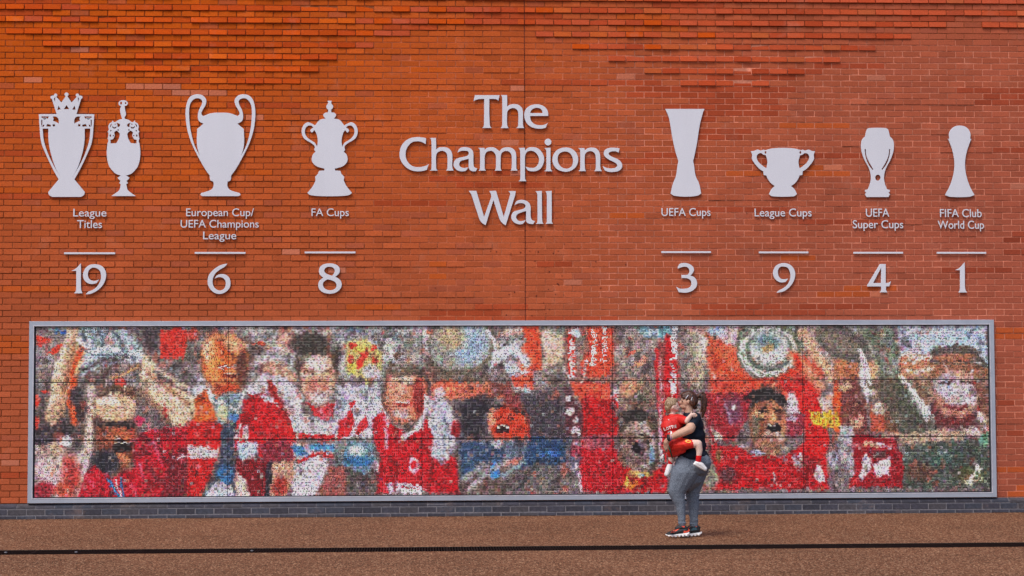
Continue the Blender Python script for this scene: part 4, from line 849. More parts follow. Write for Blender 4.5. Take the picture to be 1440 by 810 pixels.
def auto_studs(parent, letters, org):
    bm = bmesh.new()
    for o in letters:
        me = o.data
        back = [p for p in me.polygons if p.normal.y > .9]
        if not back: continue
        z = sorted(back, key=lambda p: -p.area)[:2]
        for p in z:
            c = p.center; box_bm(bm, c.x - .005, c.x + .005, YF + TH_ - .001, .004, c.z - .005, c.z + .005)
    s = link('fixing_stud', bm_mesh('fixing_stud', bm), M_alu, parent); s['kind'] = 'stuff'

t = thing('title_sign', 'three line raised silver serif lettering reading The Champions Wall', 'sign', tuple(at(718, 220)))
t.location.y = 0; og = tuple(t.location); ls = []
for g, T, cs in TITLE:
    o = link('letter', plate('letter', conts(T, cs), org=og), None, t); o['label'] = f'letter {g}'; ls.append(o)
auto_studs(t, ls, og)
NL = {'19': ('silver number 19 under the League Titles caption', 122), '6': ('silver number 6 under the European Cup caption', 308), '8': ('silver number 8 under the FA Cups caption', 463),
      '3': ('silver number 3 under the UEFA Cups caption', 965), '9': ('silver number 9 under the League Cups caption', 1102), '4': ('silver number 4 under the UEFA Super Cups caption', 1236), '1': ('silver number 1 under the FIFA Club World Cup caption', 1352)}
for num, gl in DIG:
    lb, cx = NL[num]; p = at(cx, 392); t = thing('count_number', lb, 'number', (p.x, 0, p.z), 'trophy counts'); og = (p.x, 0, p.z); ls = []
    for g, T, cs in gl: ls.append(link('digit', plate('digit', conts(T, cs), org=og), None, t))
    auto_studs(t, ls, og)
for x0, x1, y, lb in ((90, 162, 356.2, 'League Titles'), (273.7, 345.3, 355.7, 'European Cup'), (428.4, 500, 355.1, 'FA Cups'), (930, 1000, 354.6, 'UEFA Cups'),
                      (1067.2, 1137, 355, 'League Cups'), (1200.2, 1270, 355.5, 'UEFA Super Cups'), (1317.3, 1387, 355.6, 'FIFA Club World Cup')):
    a, b = at(x0, y, YF), at(x1, y, YF); c = (a.x + b.x) / 2; bm = bmesh.new()
    box_bm(bm, a.x - c, b.x - c, YF, YF + TH_, -.0115, .0115, .002)
    for s in (-.8, .8): box_bm(bm, s * (b.x - c) - .005, s * (b.x - c) + .005, YF + TH_ - .001, .004, -.005, .005)
    o = link('separator_bar', bm_mesh('separator_bar', bm), M_sign, None, (c, 0, a.z))
    tag(o, f'thin silver horizontal bar between the {lb} caption and its number', 'bar', 'bars above the trophy counts')

# captions in a plain sans face
CAPS = [('League Titles', 'left of the European Cup caption', [('League', 103, 149.4, 293.7, 304.3), ('Titles', 108.3, 143.2, 309.5, 320.6)]),
        ('European Cup/ UEFA Champions League', 'in three lines', [('European Cup/', 261.7, 356.9, 293.1, 303.8), ('UEFA Champions', 254, 363.7, 309.3, 319.9), ('League', 285.6, 332.1, 325.6, 336.3)]),
        ('FA Cups', 'beneath the lidded two handled cup', [('FA Cups', 438.1, 490.5, 293.1, 303.7)]),
        ('UEFA Cups', 'beneath the tall flared trophy', [('UEFA Cups', 930.4, 999.2, 292.6, 303.5)]),
        ('League Cups', 'beneath the small three footed cup', [('League Cups', 1061.4, 1141.5, 293.3, 304.2)]),
        ('UEFA Super Cups', 'in two lines', [('UEFA', 1218, 1250.6, 293.3, 304.6), ('Super Cups', 1199.5, 1270.4, 309.7, 320.8)]),
        ('FIFA Club World Cup', 'furthest right', [('FIFA Club', 1322.2, 1380.7, 294, 305.2), ('World Cup', 1319.2, 1384, 310.4, 321.5)])]
def text_curve(s):
    cu = bpy.data.curves.new('t', 'FONT'); cu.body = s; cu.size = 1; cu.offset = 0; return cu
def text_w(s):
    ob = bpy.data.objects.new('tmp', text_curve(s)); C.objects.link(ob); bpy.context.view_layer.update()
    bb = [v[:] for v in ob.bound_box]; bpy.data.objects.remove(ob)
    return min(b[0] for b in bb), max(b[0] for b in bb), min(b[1] for b in bb), max(b[1] for b in bb)
capH = text_w('E')[3]
for name, where, lines in CAPS:
    cx = sum(l[1] + l[2] for l in lines) / 2 / len(lines); p = at(cx, lines[0][4], 0); og = (p.x, 0, p.z)
    w_ = {'beneath the small three footed cup': 'beneath the squat two handled cup'}.get(where, where)
    t = thing('caption', f'small silver sans lettering reading {name}, {w_}', 'caption', og, 'trophy captions'); ls = []
    for s, xa, xb, yt, yb in lines:
        A = at(xa, yb, YF); B = at(xb, yb, YF); Tp = at(xa, yt, YF)
        l0, l1, _, _ = text_w(s); sx = (B.x - A.x) / (l1 - l0); sz = (Tp.z - A.z) / capH
        for i, ch in enumerate(s):
            if ch == ' ': continue
            pe = text_w(s[:i + 1])[1]; ce = text_w(ch)[1]; dx = pe - ce
            cu = text_curve(ch); cu.extrude = .012; cu.offset = .002
            me = curve_mesh(cu, 'letter', 0)
            co = np.empty(len(me.vertices) * 3); me.vertices.foreach_get('co', co); co = co.reshape(-1, 3)
            yy = np.where(co[:, 1] < 0, YF + .004, YF + TH_)
            slope = (B.z - A.z) / (B.x - A.x); X = (co[:, 0] + dx - l0) * sx
            co = np.stack([X + A.x - og[0], yy, co[:, 2] * sz + A.z + slope * X - og[2]], 1); me.vertices.foreach_set('co', co.ravel()); me.update()
            ls.append(link('letter', me, None, t))
    auto_studs(t, ls, og)

# trophies
FA_ = (40, 120, 4.765); FC = (45, 125, 10.12); FD = (140, 135, 11.57)
def tr_obj(label, cs, ctr, g='trophy silhouettes'):
    p = at(ctr[0], ctr[1]); og = (p.x, 0, p.z)
    me = plate('trophy_silhouette', cs, org=og)
    o = link('trophy_silhouette', me, None, None, og); tag(o, label, 'trophy', g)
    bm = bmesh.new(); bm.from_mesh(me); bm.normal_update()
    fs = sorted([f for f in bm.faces if f.normal.y > .9], key=lambda f: -f.calc_area())[:4]
    for c in [f.calc_center_median() for f in fs]: box_bm(bm, c.x - .008, c.x + .008, YF + TH_ - .001, .004, c.z - .008, c.z + .008)
    bm.to_mesh(me); bm.free()
    return o
ax = FC[0] + 491 / FC[2]
half = parse(FC, '491,52 508,56 518,68 519,88 *503,103 *563,195 *637,112 | 624,100 624,80 640,67 660,70 *672,94 | 697,96 716,108 717,132 *699,145 *632,358 *885,360') + parse(FA_, '*438,250 | 425,380 390,470 345,565 *308,630 | *378,715 | 372,735 *352,748')
cs = [mirror(half, ax)]
hr = [parse(FC, '*652,112 *669,140 *655,190'), parse(FA_, '*377,290 *415,290 | 407,370 380,455 340,540 *293,618 | 330,550 362,450 376,370'),
      parse(FC, '*605,240 *622,298 *572,292'),
      parse(FC, '*602,498 | 605,430 640,395 *690,395 | 674,428 *686,452 | 650,468 620,482'), parse(FC, '*742,392 *848,392 *848,412 *775,410 *762,432'),
      parse(FC, '*834,440 *850,440 *850,540 *836,505'), parse(FC, '*662,500 *692,508 *684,535 *652,532'), parse(FC, '*715,512 *765,500 *782,535 *715,537'),
      parse(FC, '*806,508 *830,512 *836,542 *815,538'), parse(FC, '*775,420 *828,422 *800,436')]
for h in hr: cs += [h, flip(h, ax)]
cs.append(parse(FC, '*491,232 *530,288 *453,288'))
tr_obj('silver crowned trophy cut-out with long side handles, above League Titles', cs, (93, 205))
ax = FD[0] + 390 / FD[2]
R_ = parse(FD, '*412,372 | 470,388 *520,422 | 545,425 *568,398 *582,425 | 620,450 638,500 630,550 *650,580 *635,600 | 640,660 *650,695 *638,715 | 640,745 *652,775') + parse(FA_, '745,395 750,450 745,505 *733,545 | 715,568 690,592 *655,605 *678,618 | 668,632 *657,640 *668,655 *656,662 | 665,700 690,722 *720,742')
top = parse(FD, '*368,372 | 345,300 333,220 *350,168 | 318,150 308,115 335,78 380,68 430,78 460,112 445,152 *408,166 | 415,220 430,300 408,350')
cs = [top[::1] + [R_[0]] + R_[1:] + [(2 * ax - x, y, c) for x, y, c in reversed(R_[1:])]]
cs += [[(FD[0] + (350 + 17 * math.cos(a)) / FD[2], FD[1] + (116 + 24 * math.sin(a)) / FD[2], False) for a in np.linspace(0, 6.28, 9)[:-1]],
       [(FD[0] + (424 + 13 * math.cos(a)) / FD[2], FD[1] + (116 + 16 * math.sin(a)) / FD[2], False) for a in np.linspace(0, 6.28, 9)[:-1]]]
for h in [parse(FD, '*442,470 | 470,447 *505,437 | 490,470 *488,503 | 465,502'), parse(FD, '455,610 *500,562 | 540,590 *530,640 | 560,700 *604,715 | 600,745 *602,772 | 555,770 *505,765 | 470,700 455,650'),
          parse(FD, '*503,490 | 515,525 *550,530 | 572,510 *575,480 | 562,500 545,510 520,505'), parse(FD, '*575,445 | 600,465 610,490 *606,515 | 595,490'),
          circ(FD[0] + 478 / FD[2], FD[1] + 553 / FD[2], 12 / FD[2], n=8), circ(FD[0] + 598 / FD[2], FD[1] + 566 / FD[2], 11 / FD[2], n=8), circ(FD[0] + 525 / FD[2], FD[1] + 458 / FD[2], 9 / FD[2], n=8),
          circ(FD[0] + 556 / FD[2], FD[1] + 645 / FD[2], 10 / FD[2], n=8), circ(FD[0] + 606 / FD[2], FD[1] + 645 / FD[2], 12 / FD[2], 20 / FD[2], n=8)]:
    cs += [h, flip(h, ax)]
tr_obj('slim ornate silver trophy cut-out topped by a figurine, beside the crowned one', cs, (173, 210))
T = (250, 120, 4.765); ax = T[0] + 286 / T[2]
cs = [mirror(parse(T, '286,183 350,187 *402,206 | 414,190 405,165 385,130 382,95 405,68 440,60 480,70 505,100 520,170 515,260 500,330 475,400 430,490 390,560 *358,605 | 357,625 352,638 *334,645 | 333,675 350,700 *415,722 | 420,735 *405,743'), ax)]
h = parse(T, '*400,257 *442,292 | 445,380 438,430 *424,472 | 460,400 486,300 496,200 490,130 465,94 435,87 410,102 412,128 432,170 438,215 428,242'); cs += [h, flip(h, ax)]
tr_obj('silver cut-out of a large cup with ear shaped handles, above European Cup', cs, (310, 205))
T = (415, 130, 5.06); ax = T[0] + 246 / T[2]
cs = [mirror(parse(T, '246,59 *262,60 | 257,75 271,98 266,114 *256,124 *258,142 | 280,145 *293,158 | 287,174 *274,186 | 310,192 *328,205 *350,235 | 372,222 402,212 432,232 446,275 434,320 405,345 *385,355 | 365,370 352,385 *356,410 *346,422 | 368,445 372,490 340,525 *284,542 *284,555 *322,558 *330,580 *350,600 *346,625 | 365,665 *405,715 | 385,730 320,738'), ax)]
h = parse(T, '*362,250 | 380,236 405,240 420,262 420,295 400,325 375,343 *354,355 | 342,372 *335,388 | 331,340 342,290 *356,268 | 372,285 384,272 378,260'); cs += [h, flip(h, ax)]
tr_obj('silver cut-out of a lidded two handled cup on a flared plinth, above FA Cups', cs, (464, 208))
T = (920, 140, 5.4)
cs = [parse(T, '*84,71 *383,71 | 370,100 345,200 325,330 303,440 296,468 302,495 315,580 340,635 *357,712 | 330,730 240,738 150,730 *124,714 | 142,640 165,580 178,495 183,468 165,410 140,300 112,140')]
tr_obj('silver cut-out of a tall handleless trophy with wide flat rim, above UEFA Cups', cs, (963, 215))
ax = T[0] + 978 / T[2]
cs = [mirror(parse(T, '978,367 1060,371 *1113,384 | 1130,381 1145,387 1172,380 *1197,390 *1222,393 | 1212,420 1214,450 1190,490 1155,528 *1128,545 *1126,573 *1104,577 | 1095,600 1070,635 *1040,657 | 1065,680 *1085,718 | 1060,735'), ax)]
for h in (parse(T, '*1108,424 | 1128,418 1145,407 1168,415 1178,440 1160,478 1120,512 *1103,522 | 1096,470'), circ(T[0] + 1110 / T[2], T[1] + 402 / T[2], 7 / T[2], 10 / T[2], n=8)): cs += [h, flip(h, ax)]
tr_obj('silver cut-out of a squat two handled cup, above League Cups', cs, (1101, 243))
T = (1190, 165, 6.48); ax = T[0] + 285 / T[2]
cs = [mirror(parse(T, '285,95 340,96 375,103 *388,125 *399,176 | 425,202 435,250 430,310 405,385 370,450 350,505 345,560 355,610 *372,655 *398,662 *398,678 *386,686 *400,700 *385,727'), ax)]
h = parse(T, '*391,290 | 385,350 360,410 *322,474 *332,478 | 372,420 394,355 *402,290'); cs += [h, flip(h, ax)]
cs.append(circ(T[0] + 289 / T[2], T[1] + 550 / T[2], 24 / T[2], 27 / T[2]))
tr_obj('silver cut-out of a barrel shaped trophy with round hole, above UEFA Super Cups', cs, (1234, 228))
ax = T[0] + 1035 / T[2]
cs = [mirror(parse(T, '1035,75 1080,83 1115,110 1133,150 *1130,197 *1142,195 | 1125,235 1100,310 1085,390 1085,470 1100,550 1130,635 *1170,708 | 1120,725'), ax)]
tr_obj('silver cut-out of a slender trophy with ball top, above FIFA Club World Cup', cs, (1350, 227))


# ------------------------------------------------------------------ people
GP = ground(960, 755.5); YW = GP.y; PXM = FPX / (GP - CAMP).dot(FW)
def skin_mat(name, c):
    mt = noise_mat(name, tuple(np.array(c) * .9), tuple(np.array(c) * 1.1), 25, 4, .55, .35, .1, 300)
    b = mt.node_tree.nodes['Principled BSDF']; b.inputs['Subsurface Weight'].default_value = .12
    b.inputs['Subsurface Radius'].default_value = (.012, .005, .003); return mt
M_skin = skin_mat('woman_skin', (.56, .33, .235)); M_skin2 = skin_mat('child_skin', (.74, .51, .43))
M_legg = noise_mat('heather_leggings', (.085, .104, .134), (.215, .245, .300), 170, 4, .9, .15, .3, 60, stretch=(1, 1, .4))
M_tee = noise_mat('navy_cotton', (.007, .010, .020), (.012, .018, .032), 8, 4, .85, .2, .4, 18)
M_kit = noise_mat('red_kit', (.50, .012, .012), (.64, .022, .016), 9, 3, .6, .3, .5, 16)
M_short = noise_mat('red_shorts_cloth', (.62, .018, .012), (.74, .03, .018), 9, 3, .55, .35, .5, 14)
M_hair = noise_mat('brown_hair', (.008, .003, .002), (.11, .030, .012), 110, 4, .45, .5, .6, 200, stretch=(1, 1, .12))
M_hair2 = noise_mat('fair_hair', (.12, .06, .03), (.50, .35, .21), 120, 4, .5, .5, .6, 200, stretch=(1, 1, .25))
M_white = noise_mat('white_shoe', (.68, .66, .66), (.82, .80, .80), 20, 3, .55, .4)
M_shoe = noise_mat('black_shoe', (.010, .011, .014), (.022, .024, .028), 40, 3, .6, .4, .4)
M_orange = noise_mat('coral_trim', (.72, .07, .035), (.85, .12, .06), 20, 2, .5, .4)
M_teal = noise_mat('teal_panel', (.02, .06, .08), (.04, .10, .13), 30, 2, .5, .4)
M_sockr = noise_mat('red_sock', (.55, .01, .015), (.66, .02, .02), 60, 2, .9, .1)
M_purple = noise_mat('purple_band', (.16, .08, .28), (.22, .12, .36), 30, 2, .6, .3)
M_eye = noise_mat('eye', (.02, .012, .01), (.04, .02, .015), 10, 1, .2, .5)
M_lip = noise_mat('lip', (.42, .12, .10), (.48, .15, .12), 30, 1, .5, .4)
M_print = noise_mat('white_print', (.76, .76, .74), (.82, .82, .8), 30, 1, .6, .3)
M_gold = noise_mat('gold_crest', (.78, .34, .04), (.86, .46, .08), 60, 2, .5, .4)
M_strap = noise_mat('dark_green_strap', (.012, .035, .02), (.02, .05, .03), 30, 2, .7, .3)

def ell(bm, e, sub=2):
    x, y, d, rx, rz, ry = (*e, *([e[3], None])[:6 - len(e)]) if len(e) < 6 else e
    if rz is None: rz = rx
    if ry is None: ry = rx / PXM
    c = at(x, y, YW + d)
    r = bmesh.ops.create_icosphere(bm, subdivisions=sub, radius=1)
    for v in r['verts']: v.co = Vector((c.x + v.co.x * rx / PXM, c.y + v.co.y * ry, c.z + v.co.z * rz / PXM))
    return r['verts']
def e6(t):
    t = list(t)
    if len(t) == 4: t += [t[3], t[3] / PXM]
    if len(t) == 5: t += [t[3] / PXM]
    return t
def blob(name, hulls, vox, mat, parent, org, smooth=6, extra=None):
    """one continuous skin grown over hulls of ellipsoids (x, y, depth, rx, rz, ry)"""
    bmA = bmesh.new()
    for h in hulls:
        h = [e6(t) for t in h]
        segs = [h] if len(h) < 3 or h[0] == 'X' else [h[i:i + 2] for i in range(len(h) - 1)]
        for sg in segs:
            b = bmesh.new()
            for e in sg: ell(b, e)
            if len(sg) > 1:
                r = bmesh.ops.convex_hull(b, input=list(b.verts), use_existing_faces=False)
                bmesh.ops.delete(b, geom=[g for g in set(r['geom_interior'] + r['geom_unused']) if isinstance(g, bmesh.types.BMVert)], context='VERTS')
            t = bpy.data.meshes.new('t'); b.to_mesh(t); b.free(); bmA.from_mesh(t); bpy.data.meshes.remove(t)
    me = bm_mesh(name, bmA)
    ob = bpy.data.objects.new('tmp', me); C.objects.link(ob)
    rm = ob.modifiers.new('r', 'REMESH'); rm.mode = 'VOXEL'; rm.voxel_size = vox
    if smooth: s_ = ob.modifiers.new('s', 'SMOOTH'); s_.factor = .5; s_.iterations = smooth
    if extra: extra(ob)
    dg = bpy.context.evaluated_depsgraph_get(); m2 = bpy.data.meshes.new_from_object(ob.evaluated_get(dg)); m2.name = name
    bpy.data.objects.remove(ob); bpy.data.meshes.remove(me)
    co = np.empty(len(m2.vertices) * 3); m2.vertices.foreach_get('co', co); co = co.reshape(-1, 3) - np.array(org); m2.vertices.foreach_set('co', co.ravel())
    m2.polygons.foreach_set('use_smooth', np.ones(len(m2.polygons), bool)); m2.update(); m2.materials.clear()
    return link(name, m2, mat, parent)
def wrinkle(sc, st):
    def f(ob):
        tx_ = bpy.data.textures.new('w', 'CLOUDS'); tx_.noise_scale = sc; tx_.noise_depth = 2
        d = ob.modifiers.new('d', 'DISPLACE'); d.texture = tx_; d.strength = st; d.mid_level = .5; d.texture_coords = 'GLOBAL'
    return f
def decal(name, me_flat, target, mat, parent, org, lift=.0015):
    """lay a flat shape (world x, z; drawn facing the camera side) on a garment's surface"""
    dg = bpy.context.evaluated_depsgraph_get(); t = target.data
    tree = BVHTree.FromPolygons([v.co[:] for v in t.vertices], [p.vertices[:] for p in t.polygons])
    for v in me_flat.vertices:
        o = Vector((v.co.x - org[0], YW - 1.2 - org[1], v.co.z - org[2])); h = tree.ray_cast(o, Vector((0, 1, 0)))
        v.co = (h[0] + h[1] * lift if h[0] else Vector((o.x, YW - .2 - org[1], o.z)))
    me_flat.materials.clear(); return link(name, me_flat, mat, parent)
def flat_text(s, px, py, w, h, rot=0, thick=.02, sub=2):
    cu = text_curve(s); cu.offset = thick; ob = bpy.data.objects.new('tmp', cu); C.objects.link(ob)
    dg = bpy.context.evaluated_depsgraph_get(); dg.update(); me = bpy.data.meshes.new_from_object(ob.evaluated_get(dg)); bpy.data.objects.remove(ob)
    bb = np.array([v.co[:] for v in me.vertices]); mn, mx = bb.min(0), bb.max(0); c = at(px, py, YW - .2)
    for v in me.vertices:
        a = ((v.co.x - mn[0]) / (mx[0] - mn[0]) - .5) * w / PXM; b = ((v.co.y - mn[1]) / (mx[1] - mn[1]) - .5) * h / PXM
        v.co = (c.x + a * math.cos(rot) - b * math.sin(rot), 0, c.z + a * math.sin(rot) + b * math.cos(rot))
    return me
def flat_poly(pts, n=4):
    """closed outline in photograph pixels on the figure's plane, filled"""
    q = [at(x, y, YW - .22) for x, y in spline(pts, n)]; b = bmesh.new(); vs = [b.verts.new((p.x, 0, p.z)) for p in q]
    f = b.faces.new(vs); bmesh.ops.triangulate(b, faces=[f]); return bm_mesh('flat', b)
def finger(x0, y0, d0, x1, y1, d1, x2, y2, d2, r=1.05): return [(x0, y0, d0, r * 1.1), (x1, y1, d1, r), (x2, y2, d2, r * .82)]

# ---- the woman
og = (GP.x, GP.y, 0)
wm = thing('person', 'woman with brown ponytail, navy tee and grey leggings holding up a small child', 'person', og)
body = [
 [(974, 600, 0, 14, 22, .15)], [(972, 628, 0, 18, 20, .17)], [(975, 655, 0, 22, 19, .19)],
 [(969, 583, 0, 6.5, 5, .055), (968, 570, .0, 5.8, 5.5, .052)], [(970, 588, -.13, 7, 6, .05), (970, 588, .13, 7, 6, .05)],
 # head: skull, face, jaw, nose, lips, chin, ear
 [(969, 561.5, 0, 11, 11.3, .071)], [(964.5, 565, 0, 7.2, 9.3, .060)], [(963, 571.5, 0, 5.4, 5.0, .046)], [(960.3, 574.2, 0, 2.4, 2.2, .022)],
 [(958.4, 563.2, 0, 1.4, 1.6, .009), (956.1, 567.4, 0, 1.5, 1.3, .011)], [(957.6, 571.2, 0, 1.5, 1.0, .02)], [(958.0, 572.9, 0, 1.4, .9, .018)],
 [(967.8, 565.5, -.072, 1.6, 2.7, .008), (968, 566.5, -.07, 1.4, 2.2, .008)], [(967.8, 565.5, .072, 1.6, 2.7, .008)],
 [(959, 561.6, -.025, 1.6, .9, .018), (959, 561.6, .025, 1.6, .9, .018)],
 # near arm
 [(976, 588, -.17, 8, 8, .052), (970, 603.5, -.255, 6.9, 6.6, .047), (955, 610, -.262, 5.7, 5.7, .040), (942, 615.8, -.235, 3.6, 3.9, .027)],
 [(941, 617, -.232, 3.5, 4, .024), (937, 622, -.205, 3.6, 4.6, .022)],
 finger(934.3, 624, -.19, 933.6, 629.5, -.165, 935.4, 633.5, -.14), finger(936, 626, -.20, 935.4, 632, -.178, 937.2, 636.2, -.15),
 finger(937.8, 626.5, -.21, 937.6, 632.4, -.19, 939.4, 636, -.165), finger(939.4, 625, -.215, 940, 630.5, -.20, 941.4, 633.6, -.18, .95),
 finger(937.5, 618.5, -.20, 934, 620.5, -.165, 933.4, 624, -.14, 1.15),
 # far arm
 [(972, 588, .16, 8, 8, .052), (957, 603, .16, 6.5, 6.5, .045), (940, 617, .05, 3.7, 3.9, .028), (936, 623, .0, 3.4, 4.4, .022)],
 finger(934.6, 625, -.01, 933.6, 629, -.03, 934.4, 632, -.05), finger(935.8, 626, .0, 935, 631, -.02, 936, 634, -.04),
 finger(937.4, 626, .01, 937, 631, -.01, 938, 634, -.03), finger(938.8, 625, .02, 939, 629.5, .0, 940, 632, -.02), finger(938, 619, -.02, 935, 621.5, -.04, 934.4, 624, -.055, 1.15),
 # legs inside the leggings
 [(964, 664, -.09, 14, 12, .08), (951.5, 691, -.09, 8.5, 8, .055), (956, 709, -.09, 6.4, 9, .048), (959.5, 738, -.09, 3.6, 4, .030), (960, 744, -.09, 3.6, 4, .03)],
 [(980, 664, .08, 14, 12, .08), (973.5, 694, .075, 8, 8, .055), (975, 709, .07, 7, 9, .048), (976, 738, .065, 3.7, 4, .030), (976, 745, .065, 3.6, 4, .03)]]
wb = blob('body', body, .0055, M_skin, wm, og, 3)
tee = blob('t_shirt', [
 [(974.5, 600, 0, 15.8, 20, .175)], [(973.5, 626, 0, 20.5, 19, .195)], [(974, 640, 0, 22.8, 11, .213)], [(975, 613, -.02, 17.5, 16, .18)],
 [(969.5, 582.5, 0, 8.6, 4.5, .072)], [(971, 588, -.13, 9, 8, .06), (971, 588, .13, 9, 8, .06)],
 [(977, 587.5, -.15, 9, 8.6, .062), (973, 596.5, -.215, 9.2, 7.2, .058)], [(973, 587.5, .15, 9, 8.6, .062), (965, 596, .19, 9, 7.2, .058)]], .007, M_tee, wm, og, 5, wrinkle(.09, .016))
lg = blob('leggings', [
 [(971, 670, 0, 19, 17, .15), (964, 683, 0, 12, 9, .10)],
 [(975, 655, 0, 24, 19, .21)], [(984.5, 651, -.09, 15.8, 15, .12), (984.5, 651, .09, 15.8, 15, .12)], [(964, 655, -.05, 15.5, 18, .15), (964, 655, .05, 15.5, 18, .15)],
 [(963.5, 664, -.09, 20.5, 16, .125), (951.5, 691, -.09, 12.2, 10, .074), (956, 708, -.09, 7.5, 10, .052), (958.8, 728, -.09, 5.4, 8, .040), (959, 738.5, -.09, 4.9, 2.2, .037)],
 [(958, 735.5, -.09, 5.3, 1.1, .042), (960.5, 735.3, -.09, 5.0, 1, .042)], [(958.5, 730.5, -.09, 5.8, 1.2, .044)],
 [(977, 663, .08, 18.5, 16, .12), (973.6, 693, .075, 10.2, 10, .074), (974.8, 708, .07, 8.3, 10, .055), (975.5, 728, .065, 6.1, 8, .042), (975.8, 739.5, .065, 6, 2.2, .039)],
 [(975, 736.5, .065, 6.8, 1.2, .045)], [(976, 731.2, .065, 6.7, 1.2, .045)], [(974, 697, .07, 10.5, 1.4, .07)]], .0065, M_legg, wm, og, 3, wrinkle(.05, .008))
hair = blob('hair', [
 [(969.6, 559.8, 0, 11.6, 10.4, .077)], [(974.4, 564, 0, 7.6, 9.0, .068)], [(962.5, 555.7, 0, 5.4, 4.6, .05), (969, 552.5, 0, 6, 3.4, .05)],
 [(960.3, 559.2, 0, 2.2, 4.0, .058)], [(977, 572, 0, 3.6, 4, .045)], [(979.5, 558, 0, 3.6, 3.6, .035), (984.4, 556, 0, 2.6, 3.0, .024)],
 [(974, 566, -.068, 4.5, 6, .016)], [(974, 566, .068, 4.5, 6, .016)]], .0045, M_hair, wm, og, 2, wrinkle(.018, .006))
tail = blob('ponytail', [
 [(984, 556, 0, 3, 3, .026), (989.2, 558.5, 0, 3.8, 4.4, .030), (990.6, 566, 0, 4.2, 6, .032), (990, 575, -.005, 3.4, 5, .024), (988, 585, -.005, 1.5, 3, .012)],
 [(987.5, 558, -.02, 2.2, 3, .012), (987.4, 570, -.024, 1.8, 4, .010), (985.4, 579, -.02, .8, 2, .006)],
 [(990.5, 560, .012, 2, 3, .012), (992.6, 568, .012, 1.8, 4, .010), (991.5, 577, .01, .8, 2, .006)],
 [(984, 553.6, 0, 1.7, 1.4, .014), (988.4, 551.8, 0, 1.6, 1.2, .013), (992.4, 554.8, 0, 1.0, 1, .008)]], .0038, M_hair, wm, og, 2, wrinkle(.014, .007))
blob('hair_tie', [[(984.6, 556.2, 0, 2.0, 3.4, .028)]], .004, M_shoe, tail, og, 1)
for (a, b_, c_, d_) in ((964.5, 560.2, 967.8, 555.8), (971.9, 562.8, 973.6, 558.6)): blob('hair_clip', [[(a, b_, -.076, .55, .55, .004), (c_, d_, -.074, .55, .55, .004)]], .0022, M_sign, hair, og, 0)
blob('eye', [[(959.7, 564.6, -.035, 1.1, .7, .010)]], .0022, M_eye, wb, og, 0); blob('eye', [[(959.7, 564.6, .035, 1.1, .7, .010)]], .0022, M_eye, wb, og, 0)
blob('eyebrow', [[(959.2, 561.6, -.02, .7, .4, .006), (961.6, 561.2, -.05, .6, .35, .005)]], .0022, M_hair, wb, og, 0)
blob('lips', [[(957.1, 571.9, 0, 1.1, .8, .016)]], .0025, M_lip, wb, og, 1)
blob('watch', [[(939.2, 615.4, -.230, 1.9, 5.0, .036), (940.8, 616.0, -.233, 1.9, 5.1, .037)]], .003, M_shoe, wm, og, 1)
blob('wristband', [[(943.2, 615.6, -.237, 1.0, 5.3, .038)]], .003, M_purple, wm, og, 1)
def shoe(dx, dy, d, far):
    q = lambda x, y, dd=0, rx=1, rz=1, ry=.01: (x + dx, y + dy, d + dd, rx, rz, ry)
    up = blob('shoe', [[q(963.5, 745.3, 0, 4.4, 3.6, .034), q(955, 746.5, 0, 4.6, 3.6, .040), q(944, 749, 0, 5, 2.5, .044), q(939.2, 750.3, 0, 3, 1.8, .038)],
                       [q(956.5, 741.5, 0, 4.2, 3.4, .035), q(963.5, 742, 0, 3.2, 3.4, .032)], [q(951.5, 742.8, 0, 2.8, 3.2, .025), q(955.5, 739.4, 0, 1.6, 2.2, .02)], [q(967.2, 741.6, 0, 1, 1.5, .012)]], .004, M_shoe, wm, og, 2)
    sole = blob('sole', [[q(966.3, 750.4, 0, 3.2, 2.0, .038), q(957, 751.4, 0, 4, 2.2, .036), q(946, 752.4, 0, 5, 1.7, .046), q(938.6, 751.9, 0, 2.6, 1.2, .036)],
                         [q(936.6, 751.2, 0, 1, .9, .02), q(939, 752, 0, 1.4, 1, .03)], [q(968.8, 749, 0, 1.4, 1.5, .024)],
                         *[[q(x_, y_, s * .03, 1.7, 1.1, .014)] for x_, y_ in ((941, 753.4), (945.5, 754), (950, 754.2), (955.5, 753.7), (960.5, 753.4), (965.2, 752.6)) for s in (-1, 1)]], .0035, M_white, up, og, 1)
    o_ = lambda pts: [(x + dx, y + dy, c) for x, y, c in pts]
    decal('side_stripe', flat_poly(o_([(944.2, 750.2, True), (949.5, 749.2, False), (959.5, 743.2, True), (951, 746.4, False), (946.4, 747.2, False), (945, 746.4, True)])), up, M_orange, up, og)
    decal('heel_panel', flat_poly(o_([(959.5, 749.2, True), (961.5, 745.6, False), (967.4, 744.4, True), (967.8, 748, True)])), up, M_teal, up, og)
    blob('sock_collar', [[q(959.8, 739.6, 0, 3.9, 1.5, .033), q(961, 741, 0, 3.9, 1.2, .033)]], .003, M_orange, up, og, 1)
shoe(0, .4, -.09, 0); shoe(17.2, 1.0 - 1.2, .065, 1)

